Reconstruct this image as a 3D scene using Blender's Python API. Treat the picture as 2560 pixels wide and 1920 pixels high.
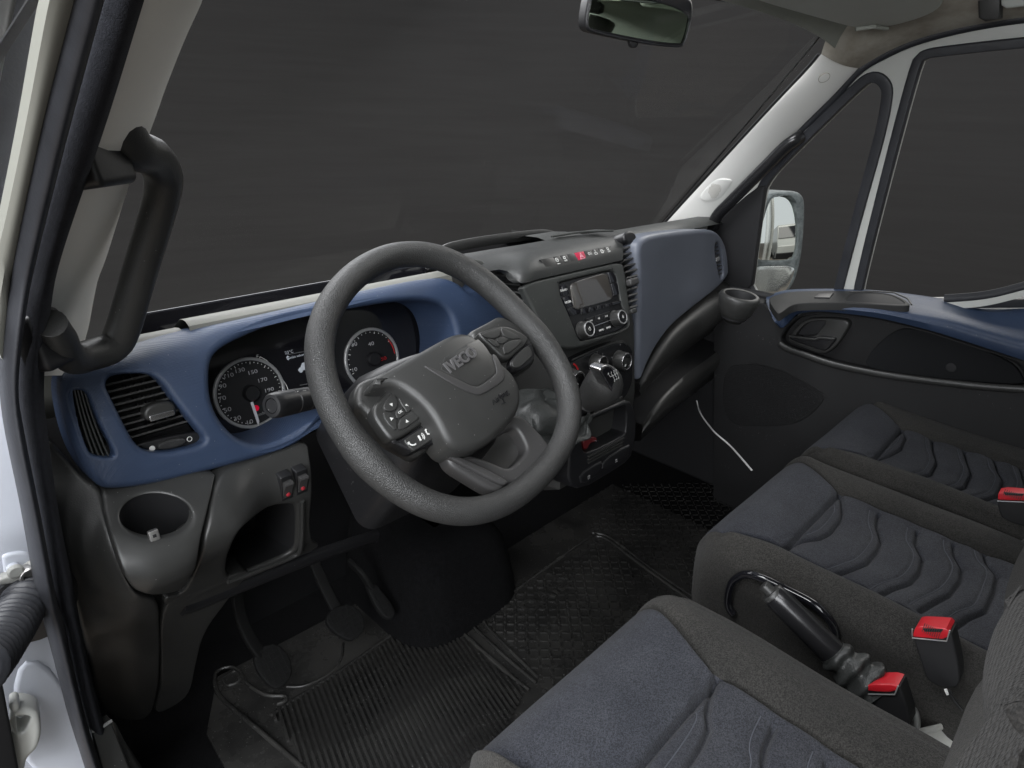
import bpy, bmesh, math, random
import numpy as np
from mathutils import Vector, Matrix
from mathutils.geometry import delaunay_2d_cdt
random.seed(7); np.random.seed(7)
for o in list(bpy.data.objects): bpy.data.objects.remove(o)
SC = bpy.context.scene
COL = SC.collection
R = math.radians

# ------------------------------------------------------------------ camera
# cab coordinates: X to the passenger side, Y to the front, Z up, metres;
# origin on the cab floor straight below the steering wheel's centre
CAM = np.array([-.52, -.60, 1.11]); YAW, PITCH, ROLL = R(46), R(-23), R(1.4); FPX = 1594.0
def _basis(y, p, r):
    F = np.array([math.sin(y)*math.cos(p), math.cos(y)*math.cos(p), math.sin(p)])
    Rt = np.array([math.cos(y), -math.sin(y), 0.]); Up = np.cross(Rt, F)
    c, s = math.cos(r), math.sin(r)
    return np.array([c*Rt + s*Up, -(c*Up - s*Rt), F])
CM = _basis(YAW, PITCH, ROLL)
cd = bpy.data.cameras.new('camera'); cam = bpy.data.objects.new('camera', cd); COL.objects.link(cam)
cd.sensor_width = 36.0; cd.lens = 36.0*FPX/2560; cd.clip_start = .02; cd.clip_end = 200
mw = Matrix([[CM[0][i], -CM[1][i], -CM[2][i], CAM[i]] for i in range(3)] + [[0, 0, 0, 1]])
cam.matrix_world = mw
SC.camera = cam

# ------------------------------------------------------------------ light
w = bpy.data.worlds.new('World'); SC.world = w; w.use_nodes = True
bg = w.node_tree.nodes['Background']; bg.inputs[0].default_value = (.82, .90, 1, 1); bg.inputs[1].default_value = .30
def area(name, loc, target, sx, sy, power, col=(1, 1, 1)):
    l = bpy.data.lights.new(name, 'AREA'); l.shape = 'RECTANGLE'; l.size = sx; l.size_y = sy
    l.energy = power; l.color = col
    o = bpy.data.objects.new(name, l); COL.objects.link(o); o.location = loc
    o.rotation_euler = (Vector(target) - Vector(loc)).to_track_quat('-Z', 'Y').to_euler()
    return o
area('softbox_front', (.6, 3.7, 3.1), (.4, .2, .85), 4.5, 1.8, 150, (.97, .98, 1))
area('softbox_door', (-2.7, -1.05, 1.55), (.5, .1, .95), 2.4, 1.3, 112, (.95, .97, 1))
area('fill_behind', (-1.7, -2.0, 3.0), (-.1, .2, .8), 1.8, 1.4, 72, (.96, .98, 1))  # added fill lamp, brightens the rear-facing dash and left pillar
area('softbox_top', (-1.25, .30, 3.3), (-.1, .05, .8), 1.8, 1.8, 150, (.97, .98, 1))
area('fill_rear', (3.4, -5.5, 5.0), (2.0, -7, 0), 4, 4, 260, (1, .98, .95))  # added lamp, only brightens the yard reflected in the door mirror
area('fill_side', (3.3, .3, 2.6), (1.0, .1, .8), 2.2, 1.6, 46, (1, .98, .94))  # added fill lamp, brightens the inner face of the driver's pillar
SC.view_settings.view_transform = 'Standard'; SC.view_settings.look = 'None'
SC.view_settings.exposure = 0; SC.view_settings.gamma = 1; SC.view_settings.use_curve_mapping = False
SC.cycles.max_bounces = 6; SC.cycles.transparent_max_bounces = 16
SC.cycles.use_denoising = True

# ------------------------------------------------------------------ measuring helpers
CROP = dict(A=(0, 0, 1.7286), B=(100, 800, 2.765), C=(700, 580, 2.1825), D=(1100, 540, 2.37), E=(1400, 0, 1.9069),
            F=(1760, 460, 2.5925), G=(1680, 960, 1.7284), H=(0, 1160, 2.1833), I=(500, 1300, 1.7015), J=(500, 820, 4.0218),
            K=(1330, 580, 5.9267), L=(1380, 840, 4.364), M=(900, 800, 3.7707), N=(1700, 1380, 2.5721), O=(0, 1380, 3.0733),
            P=(2250, 1400, 3.19), Q=(1580, 840, 4.147), S=(1000, 620, 5.267), T=(0, 1080, 3.95), V=(2100, 0, 4.809))
def K(c, pts):
    x, y, s = CROP[c]
    return [(x + a/s, y + b/s) for a, b in pts]
def ray(px, py): return np.array([(px-1280)/FPX, (py-960)/FPX, 1.]) @ CM
def U(px, py, x=None, y=None, z=None, P=None, N=None):
    """where the sight line of a measured point meets a plane of the cab"""
    d = ray(px, py)
    if x is not None: t = (x-CAM[0])/d[0]
    elif y is not None: t = (y-CAM[1])/d[1]
    elif z is not None: t = (z-CAM[2])/d[2]
    else: t = (np.array(P)-CAM) @ np.array(N) / (d @ np.array(N))
    return CAM + t*d
class Frame:
    def __init__(s, o, a, b):
        s.o = np.array(o, float); s.a = np.array(a, float); s.a /= np.linalg.norm(s.a)
        b = np.array(b, float); b = b - (b @ s.a)*s.a; s.b = b/np.linalg.norm(b); s.n = np.cross(s.a, s.b)
    def pt(s, u, v, h=0.): return s.o + u*s.a + v*s.b + h*s.n
    def uv(s, px, py, h=0.):
        q = U(px, py, P=s.o + h*s.n, N=s.n) - s.o
        return (q @ s.a, q @ s.b)
    def uvd(s, px, py, dome):
        h = 0.
        for _ in range(60):
            q = s.uv(px, py, h); h = .5*h + .5*dome(*q)
        return q
    def uvs(s, pts, h=0.): return [s.uv(p[0], p[1], h) for p in pts]
    def shift(s, h): return Frame(s.o + h*s.n, s.a, s.b)
def chaikin(p, it=2, closed=True):
    p = [np.array(q, float) for q in p]
    for _ in range(it):
        q = []
        n = len(p)
        rng = range(n) if closed else range(n-1)
        if not closed: q.append(p[0])
        for i in rng:
            a, b = p[i], p[(i+1) % n]
            q += [.75*a + .25*b, .25*a + .75*b]
        if not closed: q.append(p[-1])
        p = q
    return p
def resample(p, n, closed=False):
    p = np.array(p, float)
    if closed: p = np.vstack([p, p[:1]])
    d = np.r_[0, np.cumsum(np.linalg.norm(np.diff(p, axis=0), axis=1))]
    t = np.linspace(0, d[-1], n+1)[:-1] if closed else np.linspace(0, d[-1], n)
    return np.stack([np.interp(t, d, p[:, k]) for k in range(p.shape[1])], 1)
def catmull(p, n=8, closed=False):
    p = [np.array(q, float) for q in p]; m = len(p); out = []
    for i in range(m if closed else m-1):
        if closed: a, b, c, d = p[(i-1) % m], p[i], p[(i+1) % m], p[(i+2) % m]
        else: a, b, c, d = p[max(i-1, 0)], p[i], p[i+1], p[min(i+2, m-1)]
        for k in range(n):
            t = k/n
            out.append(.5*((2*b) + (c-a)*t + (2*a-5*b+4*c-d)*t*t + (3*b-a-3*c+d)*t**3))
    if not closed: out.append(p[-1])
    return out
def area2(p): p = np.array(p); x, y = p[:, 0], p[:, 1]; return .5*np.sum(x*np.roll(y, -1) - np.roll(x, -1)*y)
def inside(pt, poly):
    x, y = pt; c = False; n = len(poly); j = n-1
    for i in range(n):
        xi, yi = poly[i]; xj, yj = poly[j]
        if (yi > y) != (yj > y) and x < (xj-xi)*(y-yi)/(yj-yi+1e-15) + xi: c = not c
        j = i
    return c
def rrect(u0, u1, v0, v1, r, n=4):
    r = min(r, (u1-u0)/2*.99, (v1-v0)/2*.99); out = []
    for cx, cy, a0 in ((u1-r, v1-r, 0), (u0+r, v1-r, 90), (u0+r, v0+r, 180), (u1-r, v0+r, 270)):
        for k in range(n+1):
            a = R(a0 + 90*k/n); out.append((cx + r*math.cos(a), cy + r*math.sin(a)))
    return out
def circ(u, v, r, n=24, ry=None): return [(u + r*math.cos(2*math.pi*k/n), v + (ry or r)*math.sin(2*math.pi*k/n)) for k in range(n)]

# ------------------------------------------------------------------ objects
def tag(o, label=None, cat=None, group=None, kind=None):
    if label: o['label'] = label
    if cat: o['category'] = cat
    if group: o['group'] = group
    if kind: o['kind'] = kind
    return o
def thing(name, label, cat, loc=(0, 0, 0), group=None):
    o = bpy.data.objects.new(name, None); COL.objects.link(o); o.location = loc
    o.empty_display_size = .05
    return tag(o, label, cat, group)
def wloc(o):
    v = Vector(o.location); p = o.parent
    while p is not None: v += Vector(p.location); p = p.parent
    return np.array(v)
def mk(name, VF, mat, parent=None, label=None, cat=None, group=None, kind=None, sharp=40, weld=False, bevel=0):
    while parent is not None and parent.parent is not None and parent.parent.parent is not None: parent = parent.parent
    V, F = VF
    V = np.array(V, float); c = (V.min(0) + V.max(0))/2
    if kind == 'structure' and parent is None: c[2] = V[:, 2].min()
    me = bpy.data.meshes.new(name); me.from_pydata((V-c).tolist(), [], [list(map(int, f)) for f in F])
    bm = bmesh.new(); bm.from_mesh(me)
    if weld: bmesh.ops.remove_doubles(bm, verts=bm.verts, dist=weld if weld is not True else 2e-5)
    bmesh.ops.recalc_face_normals(bm, faces=bm.faces); bm.to_mesh(me); bm.free()
    me.shade_smooth()
    if sharp < 180: me.set_sharp_from_angle(angle=R(sharp))
    if mat is not None: me.materials.append(mat)
    o = bpy.data.objects.new(name, me); COL.objects.link(o)
    if parent is not None: o.parent = parent; o.location = c - wloc(parent)
    else: o.location = c
    if bevel:
        b = o.modifiers.new('edge', 'BEVEL'); b.width = bevel; b.segments = 3; b.limit_method = 'ANGLE'; b.angle_limit = R(35)
    return tag(o, label, cat, group, kind)
def join(*parts):
    V, F = [], []
    for v, f in parts:
        k = len(V); V += [tuple(q) for q in v]; F += [[i+k for i in q] for q in f]
    return V, F

def offs(loop, d):
    p = np.array(loop); t = np.roll(p, -1, 0) - np.roll(p, 1, 0)
    l = np.linalg.norm(t, axis=1, keepdims=True); l[l < 1e-12] = 1; t = t/l
    return p + d*np.stack([-t[:, 1], t[:, 0]], 1)
def panel(fr, outer, holes=(), depth=.02, r=.004, hr=None, hdepth=None, dome=None, grid=0, seg=4, back=False):
    """a sheet cut to an outline, with rolled edges, openings with rolled edges and, if asked, a bulging face"""
    hr = r if hr is None else hr
    outer = [tuple(q) for q in outer]
    if area2(outer) < 0: outer = outer[::-1]
    hl = []
    for h in holes:
        h = [tuple(q) for q in h]
        if area2(h) > 0: h = h[::-1]
        hl.append(h)
    hd = hdepth if hdepth is not None else depth
    if not isinstance(hd, (list, tuple)): hd = [hd]*len(hl)
    if not isinstance(hr, (list, tuple)): hr = [hr]*len(hl)
    g = dome or (lambda u, v: 0.)
    V, F = [], []
    fill_loops = []
    for li, lp in enumerate([outer] + hl):
        rr = r if li == 0 else hr[li-1]; dp = depth if li == 0 else hd[li-1]
        rings = []
        rv = np.array([[rr(*q) if callable(rr) else rr] for q in lp])
        for k in range(seg+1):
            t = k/seg*math.pi/2
            q = offs(lp, rv*(1-math.sin(t))); rings.append([(a, b, g(a, b) - e[0]*(1-math.cos(t))) for (a, b), e in zip(q, rv)])
        rings.append([(a, b, -dp + (min(0, g(a, b)) if li == 0 else g(a, b))) for a, b in lp])
        fill_loops.append([(a, b) for a, b, _ in rings[0]])
        base = len(V); n = len(lp)
        for rg in rings: V += rg
        for i in range(len(rings)-1):
            for j in range(n):
                a = base + i*n + j; b = base + i*n + (j+1) % n
                F.append([a, b, b+n, a+n])
        if li == 0 and back: F.append([base + (len(rings)-1)*n + j for j in range(n)])
    pts, edges = [], []
    for lp in fill_loops:
        k = len(pts); pts += lp; n = len(lp)
        edges += [(k+j, k+(j+1) % n) for j in range(n)]
    if grid:
        P = np.array(fill_loops[0]); lo, hi = P.min(0), P.max(0)
        for a in np.arange(lo[0]+grid*.5, hi[0], grid):
            for b in np.arange(lo[1]+grid*.5, hi[1], grid):
                if inside((a, b), fill_loops[0]) and not any(inside((a, b), h) for h in fill_loops[1:]):
                    dmin = min(np.min(np.hypot(np.array(l)[:, 0]-a, np.array(l)[:, 1]-b)) for l in fill_loops)
                    if dmin > grid*.45: pts.append((a, b))
    vo, eo, fo, *_ = delaunay_2d_cdt([Vector(p) for p in pts], edges, [], 0, 1e-7)
    base = len(V); V += [(p.x, p.y, g(p.x, p.y)) for p in vo]
    for f in fo:
        c = sum((vo[i] for i in f), Vector((0, 0)))/len(f)
        if inside(c, fill_loops[0]) and not any(inside(c, h) for h in fill_loops[1:]): F.append([base+i for i in f])
    return [fr.pt(*q) for q in V], F
def pan(name, fr, outer, mat, parent=None, label=None, cat=None, group=None, kind=None, **kw):
    return mk(name, panel(fr, outer, **kw), mat, parent, label, cat, group, kind, weld=True)
def loft(rows, cu=False, cv=False):
    n, m = len(rows), len(rows[0]); V = [tuple(p) for r_ in rows for p in r_]; F = []
    for i in range(n if cv else n-1):
        for j in range(m if cu else m-1):
            a = i*m+j; b = i*m+(j+1) % m; c = ((i+1) % n)*m+(j+1) % m; d = ((i+1) % n)*m+j
            F.append([a, b, c, d])
    return V, F
def sweep(pts, section, up=None, closed=False, cap=True, scale=None, twist=None):
    """carry a closed section (side, up) along a path"""
    P = np.array(pts, float); n = len(P); rows = []
    T = (np.roll(P, -1, 0) - np.roll(P, 1, 0)) if closed else np.gradient(P, axis=0)
    T /= np.linalg.norm(T, axis=1, keepdims=True)
    if up is None:
        u = np.array([0, 0, 1.]) if abs(T[0][2]) < .9 else np.array([1., 0, 0])
        ups = []
        u = u - (u@T[0])*T[0]; u /= np.linalg.norm(u)
        for i in range(n):
            u = u - (u@T[i])*T[i]; u /= np.linalg.norm(u); ups.append(u)
        if closed:
            pass
    else: ups = [np.array(up, float) if np.ndim(up) == 1 else np.array(up[i], float) for i in range(n)]
    for i in range(n):
        s = np.cross(T[i], ups[i]); s /= np.linalg.norm(s); q = np.cross(s, T[i])
        k = 1 if scale is None else scale[i]
        k1, k2 = (k if np.ndim(k) else (k, k))
        rows.append([P[i] + a*k1*s + b*k2*q for a, b in section])
    V, F = loft(rows, cu=True, cv=closed)
    m = len(section)
    if cap and not closed:
        F.append(list(range(m))[::-1]); F.append([(n-1)*m+j for j in range(m)])
    return V, F
def ring(r, n=12, ry=None): return [(r*math.cos(2*math.pi*k/n), (ry or r)*math.sin(2*math.pi*k/n)) for k in range(n)]
def tube(pts, r, n=12, closed=False, scale=None, up=None, ry=None): return sweep(pts, ring(r, n, ry), up, closed, True, scale)
def lathe(o, axis, prof, n=28, ref=None, cap0=True):
    ax = np.array(axis, float); ax /= np.linalg.norm(ax)
    a = np.array(ref if ref is not None else ([1, 0, 0] if abs(ax[0]) < .8 else [0, 1, 0]), float)
    a = a - (a@ax)*ax; a /= np.linalg.norm(a); b = np.cross(ax, a)
    rows = [[np.array(o) + h*ax + r_*(math.cos(2*math.pi*k/n)*a + math.sin(2*math.pi*k/n)*b) for k in range(n)] for r_, h in prof]
    V, F = loft(rows, cu=True)
    if cap0 and prof[0][0] > 1e-6: F.append(list(range(n)))
    if prof[-1][0] > 1e-6: F.append([(len(prof)-1)*n+k for k in range(n)])
    return V, F
def boxf(fr, u0, u1, v0, v1, h0, h1):
    V = [fr.pt(u, v, h) for h in (h0, h1) for v in (v0, v1) for u in (u0, u1)]
    return V, [[0, 1, 3, 2], [4, 6, 7, 5], [0, 4, 5, 1], [2, 3, 7, 6], [0, 2, 6, 4], [1, 5, 7, 3]]
def barf(fr, p, q, wd, h0, h1):
    p = np.array(p); q = np.array(q); d = q-p; d /= np.linalg.norm(d); s = np.array([-d[1], d[0]])*wd/2
    c = [p-s, q-s, p+s, q+s]
    V = [fr.pt(k[0], k[1], h) for h in (h0, h1) for k in c]
    return V, [[0, 1, 3, 2], [4, 6, 7, 5], [0, 4, 5, 1], [2, 3, 7, 6], [0, 2, 6, 4], [1, 5, 7, 3]]
def textvf(body, fr, u, v, size, h=.0004, rot=0., ext=.0002, sx=1., bold=0.):
    cu = bpy.data.curves.new('t', 'FONT'); cu.body = body; cu.size = size; cu.align_x = 'CENTER'; cu.align_y = 'CENTER'
    cu.extrude = ext; cu.resolution_u = 3; cu.offset = bold
    ob = bpy.data.objects.new('t', cu); me = bpy.data.meshes.new_from_object(ob)
    c, s = math.cos(rot), math.sin(rot)
    V = []
    for q in me.vertices:
        x, y, z = q.co; x *= sx
        V.append(fr.pt(u + c*x - s*y, v + s*x + c*y, h + z))
    F = [list(p.vertices) for p in me.polygons]
    bpy.data.objects.remove(ob); bpy.data.curves.remove(cu); bpy.data.meshes.remove(me)
    return V, F
def txt(name, body, fr, uv, size, mat, parent, **kw): return mk(name, textvf(body, fr, uv[0], uv[1], size, **kw), mat, parent)
def span(poly, v):
    """where a level line crosses an outline"""
    xs = []; n = len(poly)
    for i in range(n):
        (a, b), (c, d) = poly[i], poly[(i+1) % n]
        if (b > v) != (d > v): xs.append(a + (v-b)/(d-b)*(c-a))
    return (min(xs), max(xs)) if len(xs) > 1 else None
# ------------------------------------------------------------------ materials
def N(nt, t, **kw):
    n = nt.nodes.new(t)
    for k, v in kw.items(): setattr(n, k, v)
    return n
def mat(name, col, rough=.5, bump=None, spec=.5, metal=0., var=.0, vscale=30, coat=0., col2=None, alpha=1, sheen=0., dust=0.):
    """bump = list of (kind, scale, strength, distance)"""
    m = bpy.data.materials.new(name); m.use_nodes = True; nt = m.node_tree; b = nt.nodes['Principled BSDF']; L = nt.links.new
    b.inputs['Base Color'].default_value = (*col, 1); b.inputs['Roughness'].default_value = rough
    b.inputs['Specular IOR Level'].default_value = spec; b.inputs['Metallic'].default_value = metal
    b.inputs['Coat Weight'].default_value = coat; b.inputs['Coat Roughness'].default_value = .1
    if sheen: b.inputs['Sheen Weight'].default_value = sheen; b.inputs['Sheen Roughness'].default_value = .5
    tc = N(nt, 'ShaderNodeTexCoord')
    last = None
    if var or col2:
        nz = N(nt, 'ShaderNodeTexNoise'); nz.inputs['Scale'].default_value = vscale; nz.inputs['Detail'].default_value = 6; nz.inputs['Roughness'].default_value = .65
        L(tc.outputs['Object'], nz.inputs['Vector'])
        rp = N(nt, 'ShaderNodeValToRGB'); rp.color_ramp.elements[0].position = .3; rp.color_ramp.elements[1].position = .7
        c2 = col2 or tuple(c*(1+var) for c in col); c1 = col if col2 else tuple(c*(1-var) for c in col)
        rp.color_ramp.elements[0].color = (*c1, 1); rp.color_ramp.elements[1].color = (*c2, 1)
        L(nz.outputs['Fac'], rp.inputs['Fac']); last = rp.outputs['Color']; L(last, b.inputs['Base Color'])
        mr = N(nt, 'ShaderNodeMapRange'); mr.inputs['To Min'].default_value = max(.02, rough-.07); mr.inputs['To Max'].default_value = min(1, rough+.07)
        L(nz.outputs['Fac'], mr.inputs['Value']); L(mr.outputs['Result'], b.inputs['Roughness'])
    if dust:
        # fine pale specks of dust
        vz = N(nt, 'ShaderNodeTexVoronoi'); vz.inputs['Scale'].default_value = 240; L(tc.outputs['Object'], vz.inputs['Vector'])
        lt = N(nt, 'ShaderNodeMath', operation='LESS_THAN'); lt.inputs[1].default_value = .11; L(vz.outputs['Distance'], lt.inputs[0])
        sp = N(nt, 'ShaderNodeSeparateColor'); L(vz.outputs['Color'], sp.inputs[0])
        g2 = N(nt, 'ShaderNodeMath', operation='GREATER_THAN'); g2.inputs[1].default_value = 1-dust; L(sp.outputs[0], g2.inputs[0])
        mu = N(nt, 'ShaderNodeMath', operation='MULTIPLY'); L(lt.outputs[0], mu.inputs[0]); L(g2.outputs[0], mu.inputs[1])
        mx = N(nt, 'ShaderNodeMix', data_type='RGBA'); L(mu.outputs[0], mx.inputs['Factor'])
        if last is not None: L(last, mx.inputs['A'])
        else: mx.inputs['A'].default_value = (*col, 1)
        mx.inputs['B'].default_value = (.3, .3, .29, 1); L(mx.outputs['Result'], b.inputs['Base Color'])
    prev = None
    for kind, sc, st, di in (bump or []):
        if kind == 'noise':
            t = N(nt, 'ShaderNodeTexNoise'); t.inputs['Scale'].default_value = sc; t.inputs['Detail'].default_value = 4; out = t.outputs['Fac']; L(tc.outputs['Object'], t.inputs['Vector'])
        elif kind == 'cell':
            t = N(nt, 'ShaderNodeTexVoronoi', feature='DISTANCE_TO_EDGE'); t.inputs['Scale'].default_value = sc; L(tc.outputs['Object'], t.inputs['Vector'])
            mp = N(nt, 'ShaderNodeMapRange'); mp.inputs['From Max'].default_value = .25; L(t.outputs['Distance'], mp.inputs['Value']); out = mp.outputs['Result']
        elif kind == 'weave':
            def wv(d):
                t = N(nt, 'ShaderNodeTexWave', wave_type='BANDS', bands_direction=d); t.inputs['Scale'].default_value = sc; L(tc.outputs['Object'], t.inputs['Vector']); return t.outputs['Fac']
            mm = N(nt, 'ShaderNodeMath', operation='MULTIPLY'); L(wv('X'), mm.inputs[0]); L(wv('Y'), mm.inputs[1])
            m2 = N(nt, 'ShaderNodeMath', operation='ADD'); L(mm.outputs[0], m2.inputs[0]); L(wv('Z'), m2.inputs[1]); out = m2.outputs[0]
        elif kind in ('X', 'Y', 'Z'):
            t = N(nt, 'ShaderNodeTexWave', wave_type='BANDS', bands_direction=kind); t.inputs['Scale'].default_value = sc; L(tc.outputs['Object'], t.inputs['Vector']); out = t.outputs['Fac']
        elif kind == 'diag':
            t = N(nt, 'ShaderNodeTexWave', wave_type='BANDS', bands_direction='DIAGONAL'); t.inputs['Scale'].default_value = sc; L(tc.outputs['Object'], t.inputs['Vector']); out = t.outputs['Fac']
        bp = N(nt, 'ShaderNodeBump'); bp.inputs['Strength'].default_value = st; bp.inputs['Distance'].default_value = di
        L(out, bp.inputs['Height'])
        if prev is not None: L(prev, bp.inputs['Normal'])
        prev = bp.outputs['Normal']
    if prev is not None: L(prev, b.inputs['Normal'])
    return m
def emit(name, col, s):
    m = mat(name, col, .4); b = m.node_tree.nodes['Principled BSDF']; b.inputs['Emission Color'].default_value = (*col, 1); b.inputs['Emission Strength'].default_value = s
    return m
def fabric(name, c1, c2, sc=900, st=.5, patch=7, ribs=None):
    """woven cloth: two thread colours, worn patches, real thread relief"""
    m = bpy.data.materials.new(name); m.use_nodes = True; nt = m.node_tree; b = nt.nodes['Principled BSDF']; L = nt.links.new
    b.inputs['Roughness'].default_value = .92; b.inputs['Specular IOR Level'].default_value = .15
    b.inputs['Sheen Weight'].default_value = .06; b.inputs['Sheen Roughness'].default_value = .6
    tc = N(nt, 'ShaderNodeTexCoord')
    def wv(d, s):
        t = N(nt, 'ShaderNodeTexWave', wave_type='BANDS', bands_direction=d); t.inputs['Scale'].default_value = s; t.inputs['Distortion'].default_value = .6; t.inputs['Detail'].default_value = 1
        L(tc.outputs['Object'], t.inputs['Vector']); return t.outputs['Fac']
    vo = N(nt, 'ShaderNodeTexVoronoi'); vo.inputs['Scale'].default_value = sc; L(tc.outputs['Object'], vo.inputs['Vector'])
    sp = N(nt, 'ShaderNodeSeparateColor'); L(vo.outputs['Color'], sp.inputs[0])
    nz = N(nt, 'ShaderNodeTexNoise'); nz.inputs['Scale'].default_value = patch; nz.inputs['Detail'].default_value = 8; nz.inputs['Roughness'].default_value = .6; L(tc.outputs['Object'], nz.inputs['Vector'])
    fn = N(nt, 'ShaderNodeTexNoise'); fn.inputs['Scale'].default_value = 420; fn.inputs['Detail'].default_value = 3; L(tc.outputs['Object'], fn.inputs['Vector'])
    rp = N(nt, 'ShaderNodeValToRGB'); rp.color_ramp.elements[0].position = .32; rp.color_ramp.elements[1].position = .68
    rp.color_ramp.elements[0].color = (*c1, 1); rp.color_ramp.elements[1].color = (*c2, 1); L(nz.outputs['Fac'], rp.inputs['Fac'])
    mr = N(nt, 'ShaderNodeMapRange'); mr.inputs['To Min'].default_value = .50; mr.inputs['To Max'].default_value = 1.5; L(sp.outputs[0], mr.inputs['Value'])
    mx = N(nt, 'ShaderNodeMix', data_type='RGBA', blend_type='MULTIPLY'); mx.inputs['Factor'].default_value = 1; L(rp.outputs['Color'], mx.inputs['A'])
    L(mr.outputs['Result'], mx.inputs['B']); L(mx.outputs['Result'], b.inputs['Base Color'])
    bp = N(nt, 'ShaderNodeBump'); bp.inputs['Strength'].default_value = st; bp.inputs['Distance'].default_value = .0010; L(vo.outputs['Distance'], bp.inputs['Height'])
    b2 = N(nt, 'ShaderNodeBump'); b2.inputs['Strength'].default_value = .35; b2.inputs['Distance'].default_value = .002; L(fn.outputs['Fac'], b2.inputs['Height']); L(bp.outputs['Normal'], b2.inputs['Normal'])
    pv = b2.outputs['Normal']
    if ribs:
        b3 = N(nt, 'ShaderNodeBump'); b3.inputs['Strength'].default_value = .5; b3.inputs['Distance'].default_value = .0006; L(wv(ribs[0], ribs[1]), b3.inputs['Height']); L(pv, b3.inputs['Normal']); pv = b3.outputs['Normal']
    L(pv, b.inputs['Normal'])
    return m
def glassy(name, tint=(1, 1, 1), gloss=.03, rough=0.02):
    m = bpy.data.materials.new(name); m.use_nodes = True; nt = m.node_tree; L = nt.links.new
    nt.nodes.remove(nt.nodes['Principled BSDF']); out = nt.nodes['Material Output']
    t = N(nt, 'ShaderNodeBsdfTransparent'); t.inputs[0].default_value = (*tint, 1)
    g = N(nt, 'ShaderNodeBsdfGlossy'); g.inputs['Roughness'].default_value = rough
    fr = N(nt, 'ShaderNodeLayerWeight'); fr.inputs['Blend'].default_value = .12
    mu = N(nt, 'ShaderNodeMath', operation='MULTIPLY'); mu.inputs[1].default_value = gloss; L(fr.outputs['Fresnel'], mu.inputs[0])
    mx = N(nt, 'ShaderNodeMixShader'); L(mu.outputs[0], mx.inputs[0]); L(t.outputs[0], mx.inputs[1]); L(g.outputs[0], mx.inputs[2]); L(mx.outputs[0], out.inputs['Surface'])
    return m
M = {}
M['blue'] = mat('blue_plastic', (.030, .048, .092), .42, [('weave', 230, .30, .0009), ('noise', 700, .15, .0006)], .45, var=.10, vscale=9, dust=.10)
M['blueg'] = mat('grey_blue_plastic', (.108, .119, .146), .42, [('noise', 900, .10, .0005)], .5, var=.08, vscale=7, dust=.06)
M['dark'] = mat('dark_plastic', (.029, .029, .028), .44, [('noise', 620, .30, .0008), ('cell', 420, .15, .0005)], .5, var=.15, vscale=12, dust=.07)
M['darks'] = mat('dark_satin_plastic', (.029, .029, .028), .36, [('noise', 700, .18, .0006)], .5, var=.12, vscale=14, dust=.04)
M['grey'] = mat('grey_pad_plastic', (.036, .038, .036), .50, [('noise', 560, .32, .0009)], .5, var=.10, vscale=8, dust=.07)
M['pale'] = mat('pale_top_pad', (.165, .165, .148), .55, [('noise', 600, .2, .0008)], .4, var=.06, vscale=10)
M['black'] = mat('black_plastic', (.009, .009, .010), .40, [('noise', 500, .15, .0006)], .5, dust=.03)
M['vblack'] = mat('matt_black', (.004, .004, .005), .7)
M['gloss'] = mat('gloss_black', (.008, .008, .010), .08, None, .5, coat=.3)
M['glossm'] = mat('black_satin', (.012, .012, .013), .25, None, .5)
M['leather'] = mat('wheel_leather', (.0305, .0305, .0300), .44, [('cell', 400, .38, .0011), ('noise', 220, .25, .0010)], .45, var=.12, vscale=16, dust=.05)
M['hub'] = mat('wheel_hub_plastic', (.031, .031, .030), .42, [('noise', 800, .12, .0005)], .5, var=.08, vscale=18, dust=.12)
M['hub2'] = mat('wheel_trim_plastic', (.040, .039, .039), .42, [('noise', 800, .08, .0005)], .5, var=.07, vscale=18, dust=.1)
M['chrome'] = mat('satin_chrome', (.55, .54, .55), .25, None, .5, metal=1.)
M['silver'] = mat('silver_paint', (.42, .42, .42), .35, None, .5, metal=.6)
M['white'] = mat('white_print', (.62, .62, .60), .5)
M['whitedim'] = mat('grey_print', (.22, .22, .22), .5)
M['red'] = mat('red_plastic', (.45, .012, .02), .35, None, .5)
M['redk'] = mat('red_print', (.50, .015, .02), .5)
M['bluep'] = mat('blue_print', (.03, .12, .35), .5)
M['hazard'] = mat('hazard_red', (.42, .012, .05), .4)
M['cream'] = mat('cream_trim', (.74, .735, .705), .5, [('noise', 500, .12, .0006)], .4, var=.03, vscale=6)
M['creamd'] = mat('soiled_cream_trim', (.20, .175, .14), .8, [('noise', 300, .2, .001)], .2, col2=(.44, .42, .37), vscale=9)
M['headl'] = mat('roof_cloth', (.30, .31, .28), .9, [('noise', 900, .3, .001)], .1, var=.06, vscale=14)
M['visor'] = mat('visor_vinyl', (.48, .50, .47), .6, [('noise', 300, .2, .001)], .3, var=.03, vscale=6)
M['paint'] = mat('white_paint', (.46, .465, .44), .30, None, .5, coat=.3, var=.02, vscale=5)
M['paintd'] = mat('dusty_white_paint', (.46, .48, .53), .55, None, .5, var=.06, vscale=8)
M['rubber'] = mat('black_rubber', (.022, .023, .027), .45, [('noise', 300, .2, .001)], .4, var=.2, vscale=20)
M['rubberf'] = mat('flocked_rubber', (.022, .023, .028), .85, [('noise', 900, .6, .0015)], .2, var=.3, vscale=160)
M['mat'] = mat('rubber_mat', (.009, .009, .009), .27, [('noise', 260, .2, .001)], .5, col2=(.034, .033, .031), vscale=7, dust=.35)  # grey patches are dirt plus door-light sheen put into the colour
M['carpet'] = mat('black_carpet', (.005, .005, .0055), .95, [('noise', 700, 1., .004)], .1, var=.5, vscale=120)
M['boot'] = mat('gaiter_vinyl', (.030, .032, .031), .42, [('cell', 260, .3, .0008)], .5, var=.15, vscale=20)
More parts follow.
